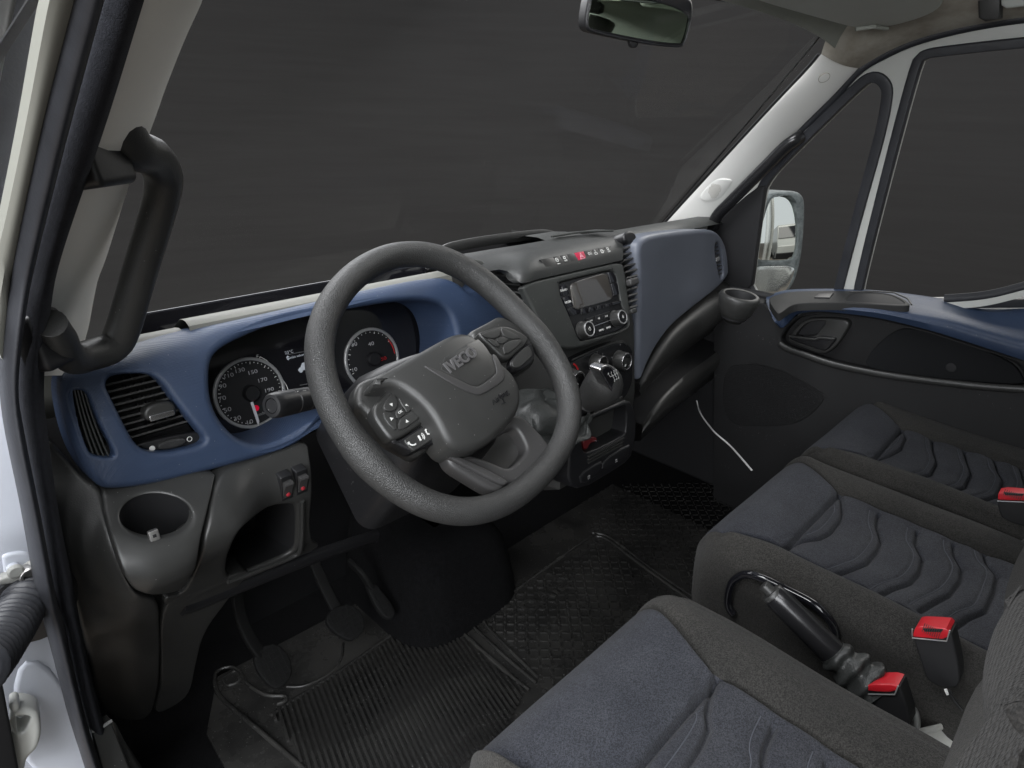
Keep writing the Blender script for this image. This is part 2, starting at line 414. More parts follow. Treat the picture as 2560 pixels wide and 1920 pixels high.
M['metal'] = mat('bare_metal', (.40, .39, .38), .38, [('noise', 90, .2, .001)], .5, metal=.9, var=.1, vscale=20)
M['cloth'] = fabric('grey_cloth', (.0190, .0185, .0174), (.0300, .0285, .0260), 820, .6, 6)
M['clothb'] = fabric('blue_grey_cloth', (.0215, .0232, .0295), (.0375, .0395, .0475), 900, .6, 8)
M['clothq'] = fabric('quilted_cloth', (.0195, .0208, .0268), (.0350, .0365, .0425), 900, .6, 10)
M['clothd'] = fabric('ribbed_cloth', (.0125, .0118, .011), (.018, .0165, .0152), 820, .5, 6, ('Z', 110))
M['mirror'] = mat('mirror_glass', (.80, .82, .78), .02, None, .5, metal=1.)
M['mirrorg'] = mat('dim_mirror_glass', (.62, .72, .60), .03, None, .5, metal=1.)
M['glass'] = glassy('window_glass')
M['screen'] = mat('radio_screen', (.055, .050, .045), .05, None, .8, coat=1.)  # grey base colour stands in for a bright reflection on the glass
M['plastw'] = mat('translucent_plastic', (.34, .34, .32), .45, [('noise', 30, .4, .006)], .5, var=.15, vscale=20)

M['doorb'] = mat('matt_door_plastic', (.010, .010, .0105), .62, [('noise', 420, .3, .0008)], .25, var=.15, vscale=10, dust=.04)
M['gauge'] = mat('gauge_print', (.36, .36, .37), .5)
M['felt'] = mat('felt', (.013, .0135, .0145), .95, [('noise', 900, .5, .001)], .1)
M['greyu'] = mat('upper_pad_plastic', (.026, .027, .026), .46, [('noise', 560, .35, .0009)], .5, var=.12, vscale=8, dust=.08)
M['stitch'] = mat('stitch_thread', (.056, .060, .073), .8)
M['armi'] = mat('armrest_plastic', (.022, .022, .022), .62, [('noise', 500, .3, .0008)], .3)
M['pedal'] = mat('worn_pedal_rubber', (.0045, .0045, .0045), .75, [('noise', 400, .4, .001)], .2)
# ------------------------------------------------------------------ setting
GZ = -.78
def quad(pts): return [tuple(p) for p in pts], [list(range(len(pts)))]
def plainbox(x0, x1, y0, y1, z0, z1):
    fr = Frame((0, 0, 0), (1, 0, 0), (0, 1, 0)); return boxf(fr, x0, x1, y0, y1, z0, z1)
m_ground = mat('yard_ground', (.20, .17, .14), .9, [('noise', 60, .5, .01)], .2, var=.2, vscale=3)
m_back = mat('backdrop_cloth', (.105, .102, .100), 1., None, 0.)
# the backdrop's weave: long faint horizontal streaks
nt = m_back.node_tree; tc = N(nt, 'ShaderNodeTexCoord'); mp = N(nt, 'ShaderNodeMapping'); mp.inputs['Scale'].default_value = (.5, .5, 9)
nz = N(nt, 'ShaderNodeTexNoise'); nz.inputs['Scale'].default_value = 2.2; nz.inputs['Detail'].default_value = 7; nz.inputs['Roughness'].default_value = .6
rp = N(nt, 'ShaderNodeValToRGB'); rp.color_ramp.elements[0].position = .25; rp.color_ramp.elements[1].position = .75
rp.color_ramp.elements[0].color = (.0455, .0440, .0430, 1); rp.color_ramp.elements[1].color = (.0535, .0520, .0510, 1)
nt.links.new(tc.outputs['Object'], mp.inputs[0]); nt.links.new(mp.outputs[0], nz.inputs['Vector']); nt.links.new(nz.outputs['Fac'], rp.inputs['Fac']); nt.links.new(rp.outputs['Color'], nt.nodes['Principled BSDF'].inputs['Base Color'])
mk('ground', plainbox(-30, 30, -40, 30, GZ-.2, GZ), m_ground, kind='structure')
rows = []
for z in (GZ, 0, .8, 1.6, 2.4, 3.0):
    rows.append([(.4 + 5.2*math.sin(R(a)), 5.2*math.cos(R(a)), z) for a in range(-62, 123, 4)])
V, F = loft(rows)
rows2 = [[(.4 + 5.3*math.sin(R(a)), 5.3*math.cos(R(a)), z) for a in range(-62, 123, 4)] for z in (GZ, 3.0)]
mk('backdrop', join((V, F), loft(rows2)), m_back, kind='structure')

# cab shell
mk('cab_floor', plainbox(-.455, 1.33, -1.34, .62, -.03, 0), M['carpet'], kind='structure')
mk('firewall', join(plainbox(-.455, 1.33, .62, .66, -.03, .70), plainbox(-.475, -.456, .30, .62, -.03, .72)), M['vblack'], kind='structure')
mk('cab_bulkhead', join(plainbox(-.43, 1.30, -1.38, -1.34, -.03, 1.42), plainbox(-.475, -.445, -1.34, -.95, 0, 1.40)), M['visor'], kind='structure')
# roof lining: curves down to the windscreen header
rows = []
for y, z in ((-1.34, 1.40), (-.7, 1.41), (-.25, 1.395), (-.10, 1.365), (-.03, 1.325), (-.005, 1.285)):
    rows.append([(x, y, z - .05*((x-.42)/.75)**4) for x in np.linspace(-.24, 1.10, 15)])
V, F = loft(rows)
V2 = [(x, y, z+.03) for x, y, z in V]
mk('ceiling', join((V, F), (V2, F)), M['headl'], kind='structure')

# ------------------------------------------------------------------ windscreen
def WSy(z): return .453 - (z-.80)/1.026
FW = Frame((.4, WSy(.8)+.012, .80), (1, 0, 0), (0, -1, 1.026))
ws = thing('windscreen', 'wide clear windscreen between the two cream pillars', 'windscreen', (.4, .55, .70))
ct = FW.uv(2072, 78); cr = FW.uv(1660, 0)
out = [(-.86, -.12), (.86, -.12), (.83, .0), (ct[0]+.012, ct[1]-.01), (ct[0]-.03, ct[1]+.035), (cr[0], cr[1]+.012), (0, cr[1]+.04), (-cr[0], cr[1]+.04), (-.78, .72), (-.86, .0)]
pan('glass', FW, chaikin(out, 2), M['glass'], ws, depth=.005, r=.001, back=True)
frit = chaikin(out, 2); inn = offs(frit if area2(frit) > 0 else frit[::-1], .008)
pan('black_border', FW.shift(-.006), [tuple(q) for q in frit], M['vblack'], ws, holes=[[tuple(q) for q in inn]], depth=.002, r=.0005)

# ------------------------------------------------------------------ driver's side pillar
def yfun(tab): return lambda py: float(np.interp(py, [t[0] for t in tab], [t[1] for t in tab]))
ytrim = yfun([(-60, -.06), (0, -.04), (775, .20), (960, .23), (2000, .24)])
yseal = yfun([(-60, -.08), (0, -.06), (700, .15), (1000, .18), (2000, .18)])
ysea2 = yfun([(-60, -.12), (0, -.10), (700, .12), (1000, .15), (2000, .16)])
B0 = [(150, -60), (124, 0), (67, 295), (20, 520), (-8, 640), (-40, 800)]
B1 = [(198, -60), (185, 0), (110, 295), (38, 633), (17, 775), (6, 900), (6, 960), (19, 1080), (60, 1282), (99, 1500), (114, 1556), (153, 1705), (182, 1816), (215, 1920), (240, 2000)]
B2 = [(278, -60), (260, 0), (181, 295), (95, 633), (66, 775), (46, 960), (61, 1080), (101, 1282), (142, 1500), (160, 1556), (192, 1705), (221, 1816), (254, 1920), (280, 2000)]
B3 = [(382, -60), (361, 0), (270, 295), (156, 633), (127, 775), (110, 960), (119, 1080), (147, 1282), (190, 1500), (200, 1556), (232, 1705), (262, 1816), (272, 1850)]
def bnd(B, yf, n=60, py0=None, py1=None):
    q = np.array(catmull(B, 6)); py = np.linspace(max(q[:, 1].min(), py0 if py0 is not None else -1e9), min(q[:, 1].max(), py1 if py1 is not None else 1e9), n)
    px = np.interp(py, q[:, 1], q[:, 0])
    return [U(a, b, y=yf(b)) for a, b in zip(px, py)]
def strip(a, b, bulge, back, k=10, shape=1.):
    rows = []
    for p, q in zip(a, b):
        p = np.array(p); q = np.array(q); row = []
        for i in range(k+1):
            t = i/k; row.append(p*(1-t) + q*t + np.array([0, -1, 0])*bulge*math.sin(math.pi*t)**shape)
        row += [q + np.array([0, back, 0]), p + np.array([0, back, 0])]
        rows.append(row)
    return loft(rows, cu=True)
seal = thing('door_seal', 'double black rubber seal down the open driver door frame', 'door seal', tuple(U(200, 1800, y=.18)))
mk('outer_lip', strip(bnd(B1, ysea2), bnd(B2, ysea2), .020, .02, 12, .8), M['rubber'], seal, sharp=60)
mk('inner_lip', strip(bnd(B2, yseal, py1=1816), bnd(B3, yseal, py1=1816), .018, .03, 12), M['rubberf'], seal, sharp=60)
# cream body flange beside the seal
fl = strip(bnd(B0, ysea2, 40, -60, 900), bnd(B1, ysea2, 40, -60, 900), .004, .03, 4)
body = thing('hinge_post', 'white painted hinge post at the open driver door', 'post', tuple(U(40, 1900, y=.22)))
mk('flange', fl, mat('flange_paint', (.21, .21, .185), .45), body)
PIN = K('A', [(830, -60), (810, 0), (740, 150), (660, 360), (640, 425), (585, 585), (520, 750), (430, 1080), (385, 1200), (368, 1290), (350, 1400), (322, 1500), (300, 1640)])
q = np.array(catmull(PIN, 6)); py = np.linspace(-30, 940, 50)
right = [U(np.interp(b, q[:, 1], q[:, 0]), b, P=FW.pt(0, 0, .004), N=FW.n) for b in py]
left = [U(np.interp(b, [p[1] for p in B3], [p[0] for p in B3])-14, b, y=ytrim(b)) for b in py]
rows = []
for a, b in zip(left, right):
    d = np.cross(b-a, np.array([0, -.45, 1.])); d /= np.linalg.norm(d)
    if d[1] > 0: d = -d
    rows.append([a*(1-t) + b*t + d*.022*math.sin(math.pi*t)**.7 for t in np.linspace(0, 1, 12)] + [b + np.array([.0, .03, 0]), a + np.array([-.01, .03, 0])])
lp = thing('pillar_trim', 'cream windscreen pillar cover behind the big black grab handle', 'pillar trim', tuple(left[-1]), 'windscreen pillar covers')
mk('cover', loft(rows, cu=True), M['cream'], lp, sharp=60)

# white hinge pillar, hinge, cable boot
FP = Frame((-.48, .215, .45), (1, 0, 0), (0, 0, 1))
mk('hinge_pillar', panel(FP, FP.uvs([(-160, 860), (70, 860), (110, 1282), (195, 1705), (270, 2000), (-160, 2000)]), depth=.06, r=.01), M['paintd'], body, weld=True)
FP2 = FP.shift(.004)
pan('hinge_recess', FP2, chaikin(FP2.uvs(K('T', [(20, 1210), (300, 1175), (340, 1320), (360, 1480), (60, 1530), (30, 1300)])), 2), M['paintd'], body, depth=.006, r=.004)
pan('lower_step', FP2, chaikin(FP2.uvs([(20, 1660), (140, 1650), (260, 1960), (60, 1960)]), 2), M['paintd'], body, depth=.006, r=.006)
hinge = body
FH = FP.shift(.014)
pan('hinge_arm', FH, chaikin(FH.uvs(K('T', [(-30, 1480), (0, 1450), (200, 1390), (300, 1310), (345, 1300), (360, 1360), (300, 1440), (180, 1490), (20, 1520), (-30, 1520)])), 2), M['plastw'], hinge, depth=.012, r=.003)
pan('hinge_plate', FH, chaikin(FH.uvs(K('T', [(70, 1400), (90, 1350), (180, 1320), (230, 1360), (200, 1410), (110, 1425)])), 2), M['paintd'], hinge, depth=.010, r=.003)
c = FH.pt(*FH.uv(*K('T', [(300, 1405)])[0])); mk('hinge_bolt', lathe(c, FH.n, [(.0115, -.006), (.0115, .004), (.010, .006), (.0075, .006), (.007, .002), (0, .002)], 20), M['metal'], hinge)
c = FH.pt(*FH.uv(*K('T', [(150, 1368)])[0])); mk('hinge_rivet', lathe(c, FH.n, [(.008, 0), (.008, .003), (.006, .005), (0, .005)], 18), M['plastw'], hinge)
cb = thing('cable_boot', 'black corrugated cable boot entering the white pillar', 'cable boot', tuple(U(60, 1500, y=.18)))
g0 = U(*K('O', [(235, 400)])[0], y=.212)
mk('grommet', lathe(g0, (-.25, -1, .1), [(.046, -.02), (.046, .006), (.042, .014), (.026, .018), (0, .018)], 28), M['black'], cb)
pth = np.array(catmull([U(*K('O', [p])[0], y=yy) for p, yy in (((250, 330), .205), ((190, 390), .175), ((130, 480), .15), ((70, 580), .12), ((10, 660), .09), ((-60, 760), .06), ((-200, 920), .0))], 14))
sc = [1 + .16*math.sin(2*math.pi*i*12/len(pth)*1.35) for i in range(len(pth))]
pth = resample(pth, 150); sc = [1 + .17*math.sin(2*math.pi*i/9.5) for i in range(150)]
mk('corrugated_hose', tube(pth, .0215, 16, scale=sc), M['rubber'], cb, sharp=80)
br = thing('door_bracket', 'white hollow bracket at the foot of the hinge pillar', 'bracket', tuple(U(70, 1900, y=.17)))
FK = Frame(U(60, 1830, y=.17), (1, -.15, 0), (0, .1, 1))
o_ = FK.uvs(K('O', [(60, 1230), (150, 1190), (290, 1230), (310, 1290), (320, 1400), (290, 1520), (200, 1600), (190, 1700), (60, 1700), (90, 1400)]))
h_ = FK.uvs(K('O', [(85, 1270), (220, 1260), (240, 1280), (170, 1410), (110, 1360)]))
pan('body', FK, chaikin(o_, 2), M['paint'], br, holes=[chaikin(h_, 2)], depth=.03, r=.006, hdepth=.028, hr=.003)
pan('inner_wall', FK.shift(-.028), chaikin(h_, 2), M['cream'], br, depth=.003, r=.0005)
pan('pin', FK.shift(.006), chaikin(FK.uvs(K('O', [(60, 1150), (130, 1120), (155, 1170), (140, 1210), (80, 1220)])), 2), M['paint'], br, depth=.02, r=.004)
# the open driver door: dark window frame at the far left, dark edge below
dd = thing('driver_door', 'dark edge of the open driver door at the far left', 'door', tuple(U(-60, 1900, y=.05)))
FD0 = Frame(U(30, 300, y=.20), (1, -.1, 0), (0, 0, 1))
b0 = [(150, -60), (124, 0), (67, 295), (20, 520), (-8, 640), (-40, 800)]
pan('window_frame', FD0.shift(-.05), FD0.shift(-.05).uvs([(b[0]+6, b[1]) for b in b0] + [(-220, 800), (-120, -60)]), M['rubber'], dd, depth=.03, r=.008)
pan('frame_edge', FD0.shift(-.02), FD0.shift(-.02).uvs([(50, -60), (42, 0), (0, 210), (-60, 400), (-160, 400), (-60, -60)]), M['darks'], dd, depth=.02, r=.006)
FD1 = Frame(U(10, 1850, y=.15), (1, .2, 0), (0, 0, 1))
pan('door_edge', FD1, FD1.uvs([(-60, 1400), (-2, 1660), (12, 1725), (50, 1925), (60, 2000), (-120, 2000)]), M['vblack'], dd, depth=.03, r=.004)
# sill trim below the seal
sill = thing('sill_trim', 'dark scuffed sill trim at the foot of the driver door opening', 'sill trim', tuple(U(300, 1920, y=.15)))
FS = Frame(U(280, 1850, y=.17), (1, .1, 0), (0, .25, 1))
pan('cover', FS, FS.uvs(K('O', [(700, 1375), (855, 1295), (1000, 1659), (1060, 1800), (880, 1800), (780, 1659)])), M['darks'], sill, depth=.02, r=.003)
pan('carpet_edge', FS.shift(-.025), FS.shift(-.025).uvs(K('O', [(855, 1290), (1100, 1659), (1160, 1800), (980, 1800)])), M['dark'], sill, depth=.02, r=.008)
mk('clip', tube([FS.pt(*FS.uv(*p), .002) for p in K('O', [(695, 1375), (760, 1355), (855, 1290)])], .0022, 8), M['silver'], sill)

# ------------------------------------------------------------------ grab handle on the driver's pillar
gh = thing('grab_handle', 'large matt black grab handle bolted to the driver side pillar', 'grab handle', tuple(U(170, 880, y=.17)))
hp = [((270, 283), .09), ((322, 368), .115), ((372, 388), .14), ((404, 425), .16), ((408, 470), .175), ((395, 530), .19), ((350, 680), .215), ((305, 830), .235), ((280, 868), .235), ((235, 885), .225), ((180, 895), .20), ((150, 850), .17), ((128, 808), .15)]
pth = resample(catmull([U(*p, y=yy) for p, yy in hp], 10), 90)
t = np.linspace(0, 1, 90)
sc = [(float(np.interp(k, [0, .09, .16, .22, .30, .55, .72, .80, .86, .93, 1], [1.2, 1.3, 1.22, 1.08, .98, 1.0, 1.0, .95, 1.0, 1.05, .9])),)*2 for k in t]
mk('grip', sweep(pth, ring(.0185, 16, .0155), None, scale=sc), M['dark'], gh, sharp=80)
pan('top_foot', Frame(U(275, 330, y=.09), (1, .8, 0), (-.25, 0, 1)), rrect(-.035, .02, -.045, .03, .008), M['black'], gh, depth=.03, r=.006)
pan('bottom_foot', Frame(U(140, 845, y=.16), (1, .8, 0), (-.25, 0, 1)), rrect(-.022, .02, -.03, .03, .008), M['black'], gh, depth=.025, r=.006)
# ------------------------------------------------------------------ dashboard
dash = thing('dashboard', 'dark dashboard with blue driver panel, centre console and grey-blue glovebox', 'dashboard', (.4, .30, .30))
LB = R(12)
FB = Frame((0, .25, .75), (1, 0, 0), (0, math.sin(LB), math.cos(LB)))
# blue driver panel with three openings
o_px = [(150, 975), (156, 938), (200, 915), (324, 862), (472, 824), (642, 789), (800, 752), (929, 722), (1080, 693), (1130, 700), (1190, 745)]
o_uv = FB.uvs(o_px) + [(.33, .085), (.345, .04), (.33, -.06), (.30, -.135), (.10, -.135), (-.05, -.14)]
o_uv += FB.uvs([(805, 1040), (787, 1066), (751, 1107), (679, 1136), (570, 1165), (462, 1194), (353, 1216), (273, 1223), (252, 1219), (230, 1201), (205, 1165), (180, 1115), (158, 1035)])
def bdome(u, v): return .012*math.exp(-((v+.02)/.09)**2) - .02*max(0, (-.36-u)/.06)**2 - .016*min(1.3, max(0, (v-.02)/.07))**2
def RT(u): t = min(1, max(0, (u+.27)/.09)); t = t*t*(3-2*t); return .036 - .021*t
o_uv = [FB.uvd(p[0], p[1], (lambda u, v: bdome(u, v)-RT(u)) if 2 <= i <= 9 else bdome) for i, p in enumerate(o_px)] + o_uv[len(o_px):]
tp_ = [FB.pt(*q, bdome(*q)-RT(q[0])) for q in o_uv[5:9]]; tl_ = FB.pt(*o_uv[3], bdome(*o_uv[3])-RT(o_uv[3][0])); yt, zt = np.mean([q[1] for q in tp_]), np.mean([q[2] for q in tp_])
def brad(u, v): t = min(1, max(0, (v-.045)/.035)); t = t*t*(3-2*t); l = min(1, max(0, (u+.36)/.06)); return .011 + (RT(u)-.011)*t*l
BD = lambda c, pts: [FB.uvd(p[0], p[1], bdome) for p in (K(c, pts) if c else pts)]
slit = chaikin(BD('B', [(212, 540), (215, 500), (265, 480), (320, 500), (345, 560), (400, 690), (450, 790), (510, 900), (515, 945), (470, 955), (400, 945), (345, 920), (310, 840), (270, 720), (235, 620)]), 2)
vent = chaikin(BD('B', [(455, 450), (480, 400), (540, 378), (640, 372), (730, 372), (800, 395), (860, 450), (920, 540), (1000, 640), (1080, 740), (1142, 815), (1135, 850), (1060, 882), (900, 915), (780, 920), (700, 890), (650, 840), (590, 730), (530, 610), (480, 510)]), 2)
clus = chaikin(BD(None, [(526, 960), (528, 905), (552, 872), (620, 838), (700, 806), (860, 775), (1000, 752), (1085, 752), (1122, 775), (1140, 815), (1146, 870), (1130, 960), (1040, 1010), (880, 1025), (790, 1050), (745, 1080), (672, 1116), (605, 1106), (556, 1060), (532, 1010)]), 2)
bm_ = mk('blue_panel', panel(FB, chaikin(o_uv, 3), [slit, vent, clus], depth=.06, r=brad, hr=[.005, .008, .012], hdepth=[.02, .028, .115], seg=8, grid=.03,
        dome=bdome), M['blue'], dash, weld=True, sharp=180)
# outlines for louvres
def slats(name, fr, poly, vs, h, th, dp, parent, mt, inset=.002, tilt=.4):
    for v in vs:
        s = span(poly, v)
        if not s: continue
        a, b = s[0]-inset, s[1]+inset
        V = []
        for u in (a, b):
            V += [fr.pt(u, v+th, h), fr.pt(u, v, h+.001), fr.pt(u, v-dp*tilt, h-dp), fr.pt(u, v+th-dp*tilt, h-dp)]
        mk(name, (V, [[0, 1, 5, 4], [1, 2, 6, 5], [2, 3, 7, 6], [3, 0, 4, 7], [0, 3, 2, 1], [4, 5, 6, 7]]), mt, parent)
v1 = thing  # (vents are parts of the dashboard)
FV = FB.shift(-.004)
av = pan('air_vent', FB.shift(-.05), [tuple(q) for q in offs(vent if area2(vent) > 0 else vent[::-1], -.004)], M['vblack'], dash, depth=.01, r=.001)
vlo = FB.uv(*K('B', [(700, 860)])[0])[1]; vhi = FB.uv(*K('B', [(650, 400)])[0])[1]
p0 = FB.uv(*K('B', [(660, 862)])[0]); p1 = FB.uv(*K('B', [(1120, 765)])[0])
vs = np.linspace(vhi-.004, p0[1]+.006, 9)
slats('slat', FV.shift(-.012), vent, vs, 0, .0024, .016, av, M['darks'])
for f in (.25, .5, .75):
    u0 = FB.uv(*K('B', [(560, 420)])[0]); u1 = FB.uv(*K('B', [(760, 860)])[0]); u2 = FB.uv(*K('B', [(800, 420)])[0]); u3 = FB.uv(*K('B', [(1060, 800)])[0])
    a = (u0[0]*(1-f)+u2[0]*f, vhi); b = (u1[0]*(1-f)+u3[0]*f, vlo+.01)
    mk('fin', barf(FB, a, b, .0015, -.045, -.031), M['black'], av)
kb = FB.uv(*K('B', [(830, 630)])[0])
mk('knob', panel(FB.shift(.002), chaikin([(kb[0]-.021, kb[1]+.002), (kb[0]-.012, kb[1]+.012), (kb[0]+.014, kb[1]+.011), (kb[0]+.020, kb[1]+.002), (kb[0]+.018, kb[1]-.011), (kb[0]-.017, kb[1]-.011)], 2), depth=.02, r=.004, back=True), M['darks'], av, weld=True)
mk('knob_plate', panel(FB.shift(.0035), rrect(kb[0]-.015, kb[0]+.016, kb[1]-.010, kb[1]-.002, .002), depth=.004, r=.001), M['chrome'], av, weld=True)
pl = [FB.uv(*p) for p in K('B', [(668, 868), (1110, 770), (1132, 815), (1132, 848), (1060, 876), (900, 908), (785, 914), (710, 888)])]
mk('lower_plate', panel(FB.shift(-.010), chaikin(pl, 2), depth=.015, r=.002), M['black'], av, weld=True)
w0 = FB.uv(*K('B', [(830, 885)])[0]); w1 = FB.uv(*K('B', [(1015, 840)])[0])
mk('thumb_wheel', panel(FB.shift(-.004), chaikin([(w0[0], w0[1]+.007), (w1[0], w1[1]+.007), (w1[0], w1[1]-.006), (w0[0], w0[1]-.006)], 2), depth=.01, r=.003), mat('knurled', (.04, .04, .04), .4, [('X', 400, .8, .001)], .5), av, weld=True)
c_ = FB.uv(*K('B', [(790, 895)])[0]); mk('dot_mark', panel(FB.shift(-.0085), circ(*c_, .0035, 16), depth=.001, r=.0002), M['white'], av, weld=True)
c_ = FB.uv(*K('B', [(1050, 830)])[0]); mk('ring_mark', panel(FB.shift(-.0085), circ(*c_, .0035, 18), holes=[circ(*c_, .0027, 18)], depth=.001, r=.0001), M['white'], av, weld=True)
# slit vent at the panel's end
ev = pan('end_vent', FB.shift(-.04), [tuple(q) for q in offs(slit if area2(slit) > 0 else slit[::-1], -.004)], M['vblack'], dash, depth=.01, r=.001)
for f in (.2, .4, .6, .8):
    t0 = K('B', [(220+f*110, 488)])[0]; t1 = K('B', [(345+f*170, 952)])[0]
    pts_ = [FB.uv(t0[0]*(1-k)+t1[0]*k + (4*math.sin(math.pi*k)*-1), t0[1]*(1-k)+t1[1]*k) for k in np.linspace(0, 1, 7)]
    mk('fin', join(*[barf(FB, pts_[i], pts_[i+1], .0016, -.016, -.002) for i in range(6)]), M['grey'], ev)
for f in np.linspace(.12, .9, 6):
    t0 = K('B', [(220+f*120, 490+f*460)])[0]; t1 = K('B', [(330+f*180, 500+f*430)])[0]
    mk('cross_fin', barf(FB, FB.uv(*t0), FB.uv(*t1), .0018, -.035, -.016), M['black'], ev)

# pale top of the dash behind the blue panel, in two lengths with a seam
def toppad(x0, x1, z0, yt=yt, zt=zt):
    prof = [(yt-.002, zt-.014), (yt+.003, zt-.001), (yt+.012, zt+.0035), (yt+.022, zt+.004), (yt+.036, zt+.001), (yt+.06, zt-.014), (yt+.12, zt-.055), (yt+.22, zt-.16)]
    return loft([[(x, y + .02*max(0, (-.2-x))*0, z+z0) for y, z in prof] for x in np.linspace(x0, x1, 14)])
xs = U(472, 812, z=zt+.003)[0]
mk('top_pad', toppad(xs+.0015, .24, 0), M['pale'], dash)
mk('top_pad', toppad(-.43, xs-.0015, -.001, tl_[1], tl_[2]), M['pale'], dash)

# ---- instrument cluster
FC = Frame((0, .352, .70), (1, 0, 0), (0, math.sin(R(14)), math.cos(R(14))))
ic = pan('instrument_cluster', FC, rrect(-.30, .26, -.11, .14, .03), M['gloss'], dash, depth=.02, r=.004)
def dial(cpx, tops, rad):
    c = FC.uv(*cpx)
    mk('dial_ring', panel(FC.shift(.004), circ(*c, rad, 48), holes=[circ(*c, rad-.0052, 48)], depth=.006, r=.0015), M['silver'], ic, weld=True)
    mk('dial_face', panel(FC.shift(.001), circ(*c, rad-.005, 40), depth=.002, r=.0003), M['vblack'], ic, weld=True)
    return c
c1 = dial((625, 982), None, .0575); c2 = dial((930, 897), None, .0575)
FCt = FC.shift(.0018)
def place(c, p): return FC.uv(*K(c, [p])[0])
for s_, p in (('110', (280, 480)), ('130', (393, 427)), ('150', (522, 445)), ('170', (620, 523)), ('190', (688, 623)), ('90', (222, 585)), ('70', (218, 708)), ('50', (272, 822)), ('30', (370, 908)), ('10', (492, 946))):
    txt('numeral', s_, FCt, place('J', p), .0088 if len(s_) > 2 else .0095, M['gauge'], ic, sx=1.3)
def ticks(c, a0, a1, n, big, r1, r0, r0b, mt, wd=.0011):
    for k in range(n+1):
        a = R(a0 + (a1-a0)*k/n); b = r0b if k % big == 0 else r0
        mk('tick', barf(FCt, (c[0]+r1*math.cos(a), c[1]+r1*math.sin(a)), (c[0]+b*math.cos(a), c[1]+b*math.sin(a)), wd, 0, .0004), mt, ic)
ticks(c1, 255, -12, 36, 4, .0500, .0482, .0460, M['white'])
ndl = [place('J', (488, 745)), place('J', (515, 738)), place('J', (578, 930)), place('J', (572, 978)), place('J', (566, 975))]
mk('needle', panel(FC.shift(.008), ndl, depth=.002, r=.0003), mat('needle_white', (.55, .55, .58), .4), ic, weld=True)
mk('needle_cap', lathe(FC.pt(*c1), FC.n, [(.013, .001), (.013, .009), (.011, .012), (0, .012)], 24), M['black'], ic)
mk('needle_cap', lathe(FC.pt(*c2), FC.n, [(.013, .001), (.013, .009), (.011, .012), (0, .012)], 24), M['black'], ic)
mk('warning_light', panel(FC.shift(.002), circ(*place('J', (560, 805)), .0050, 16), depth=.001, r=.0002), emit('warning_red', (.6, .0, .03), .25), ic, weld=True)
txt('unit_mark', 'km/h', FCt, place('J', (606, 864)), .0068, M['whitedim'], ic)
# fuel scale round the speedometer
arc = [place('J', p) for p in ((592, 312), (600, 288), (660, 322), (730, 390), (790, 460), (840, 540), (870, 590), (888, 640))]
mk('fuel_scale', join(*[barf(FCt, arc[i], arc[i+1], .0011, 0, .0004) for i in range(len(arc)-1)]), M['white'], ic)
txt('scale_letter', 'F', FCt, place('J', (572, 288)), .0085, M['white'], ic, rot=-.3)
for p in ((820, 535), (836, 572), (850, 606)): txt('scale_mark', '\u25a0' if False else '-', FCt, place('J', p), .012, M['white'], ic, rot=-1.)
# tachometer
for s_, p, m_ in (('30', (1545, 165), 'gauge'), ('40', (1715, 160), 'gauge'), ('50', (1840, 308), 'redk'), ('10', (1545, 420), 'gauge')):
    txt('numeral', s_, FCt, place('J', p), .0098, M[m_], ic, sx=1.3)
ticks(c2, 200, 30, 16, 4, .0500, .0482, .0460, M['white'])
ar = [(c2[0]+.049*math.cos(R(a)), c2[1]+.049*math.sin(R(a))) for a in np.linspace(34, -2, 9)]
mk('red_zone', join(*[barf(FCt, ar[i], ar[i+1], .0018, 0, .0004) for i in range(8)]), M['redk'], ic)
q_ = place('J', (1772, 342)); mk('warning_symbol', panel(FC.shift(.002), rrect(q_[0]-.0048, q_[0]+.0048, q_[1]-.0038, q_[1]+.0038, .001), holes=[rrect(q_[0]-.0026, q_[0]+.0026, q_[1]-.0018, q_[1]+.0018, .0005)], depth=.001, r=.0001), emit('warning_red2', (.65, .01, .03), .3), ic, weld=True)
# display between the dials
m_scr = emit('display_print', (.45, .48, .52), .10)
txt('display_text', '23\u00b0C', FCt, place('J', (890, 243)), .0072, m_scr, ic)
txt('display_text', 'Get\u00e4tt velvend', FCt, (place('J', (968, 283))[0], place('J', (968, 283))[1]), .0056, m_scr, ic)
mk('display_line', barf(FCt, place('J', (872, 268)), place('J', (1100, 225)), .0006, 0, .0004), M['whitedim'], ic)
mk('display_line', barf(FCt, place('J', (1000, 575)), place('J', (1130, 552)), .0008, 0, .0004), M['whitedim'], ic)
a_ = place('J', (879, 300)); mk('arrow_mark', (lambda P: ([FCt.pt(*p) for p in P], [[0, 1, 2], [3, 4, 5]]))([(a_[0]-.003, a_[1]+.0006), (a_[0]+.003, a_[1]+.0006), (a_[0], a_[1]+.0044), (a_[0]-.003, a_[1]-.0006), (a_[0], a_[1]-.0044), (a_[0]+.003, a_[1]-.0006)]), m_scr, ic)
vn = [place('J', p) for p in ((985, 420), (995, 400), (1008, 395), (1022, 352), (1045, 345), (1150, 322), (1160, 400), (1030, 425), (1022, 412), (1002, 416), (996, 432), (988, 436))]
mk('van_symbol', panel(FC.shift(.002), vn, depth=.001, r=.0001), m_scr, ic, weld=True)
mk('van_symbol_wheel', panel(FC.shift(.002), circ(*place('J', (1012, 430)), .0032, 14), depth=.001, r=.0001), m_scr, ic, weld=True)

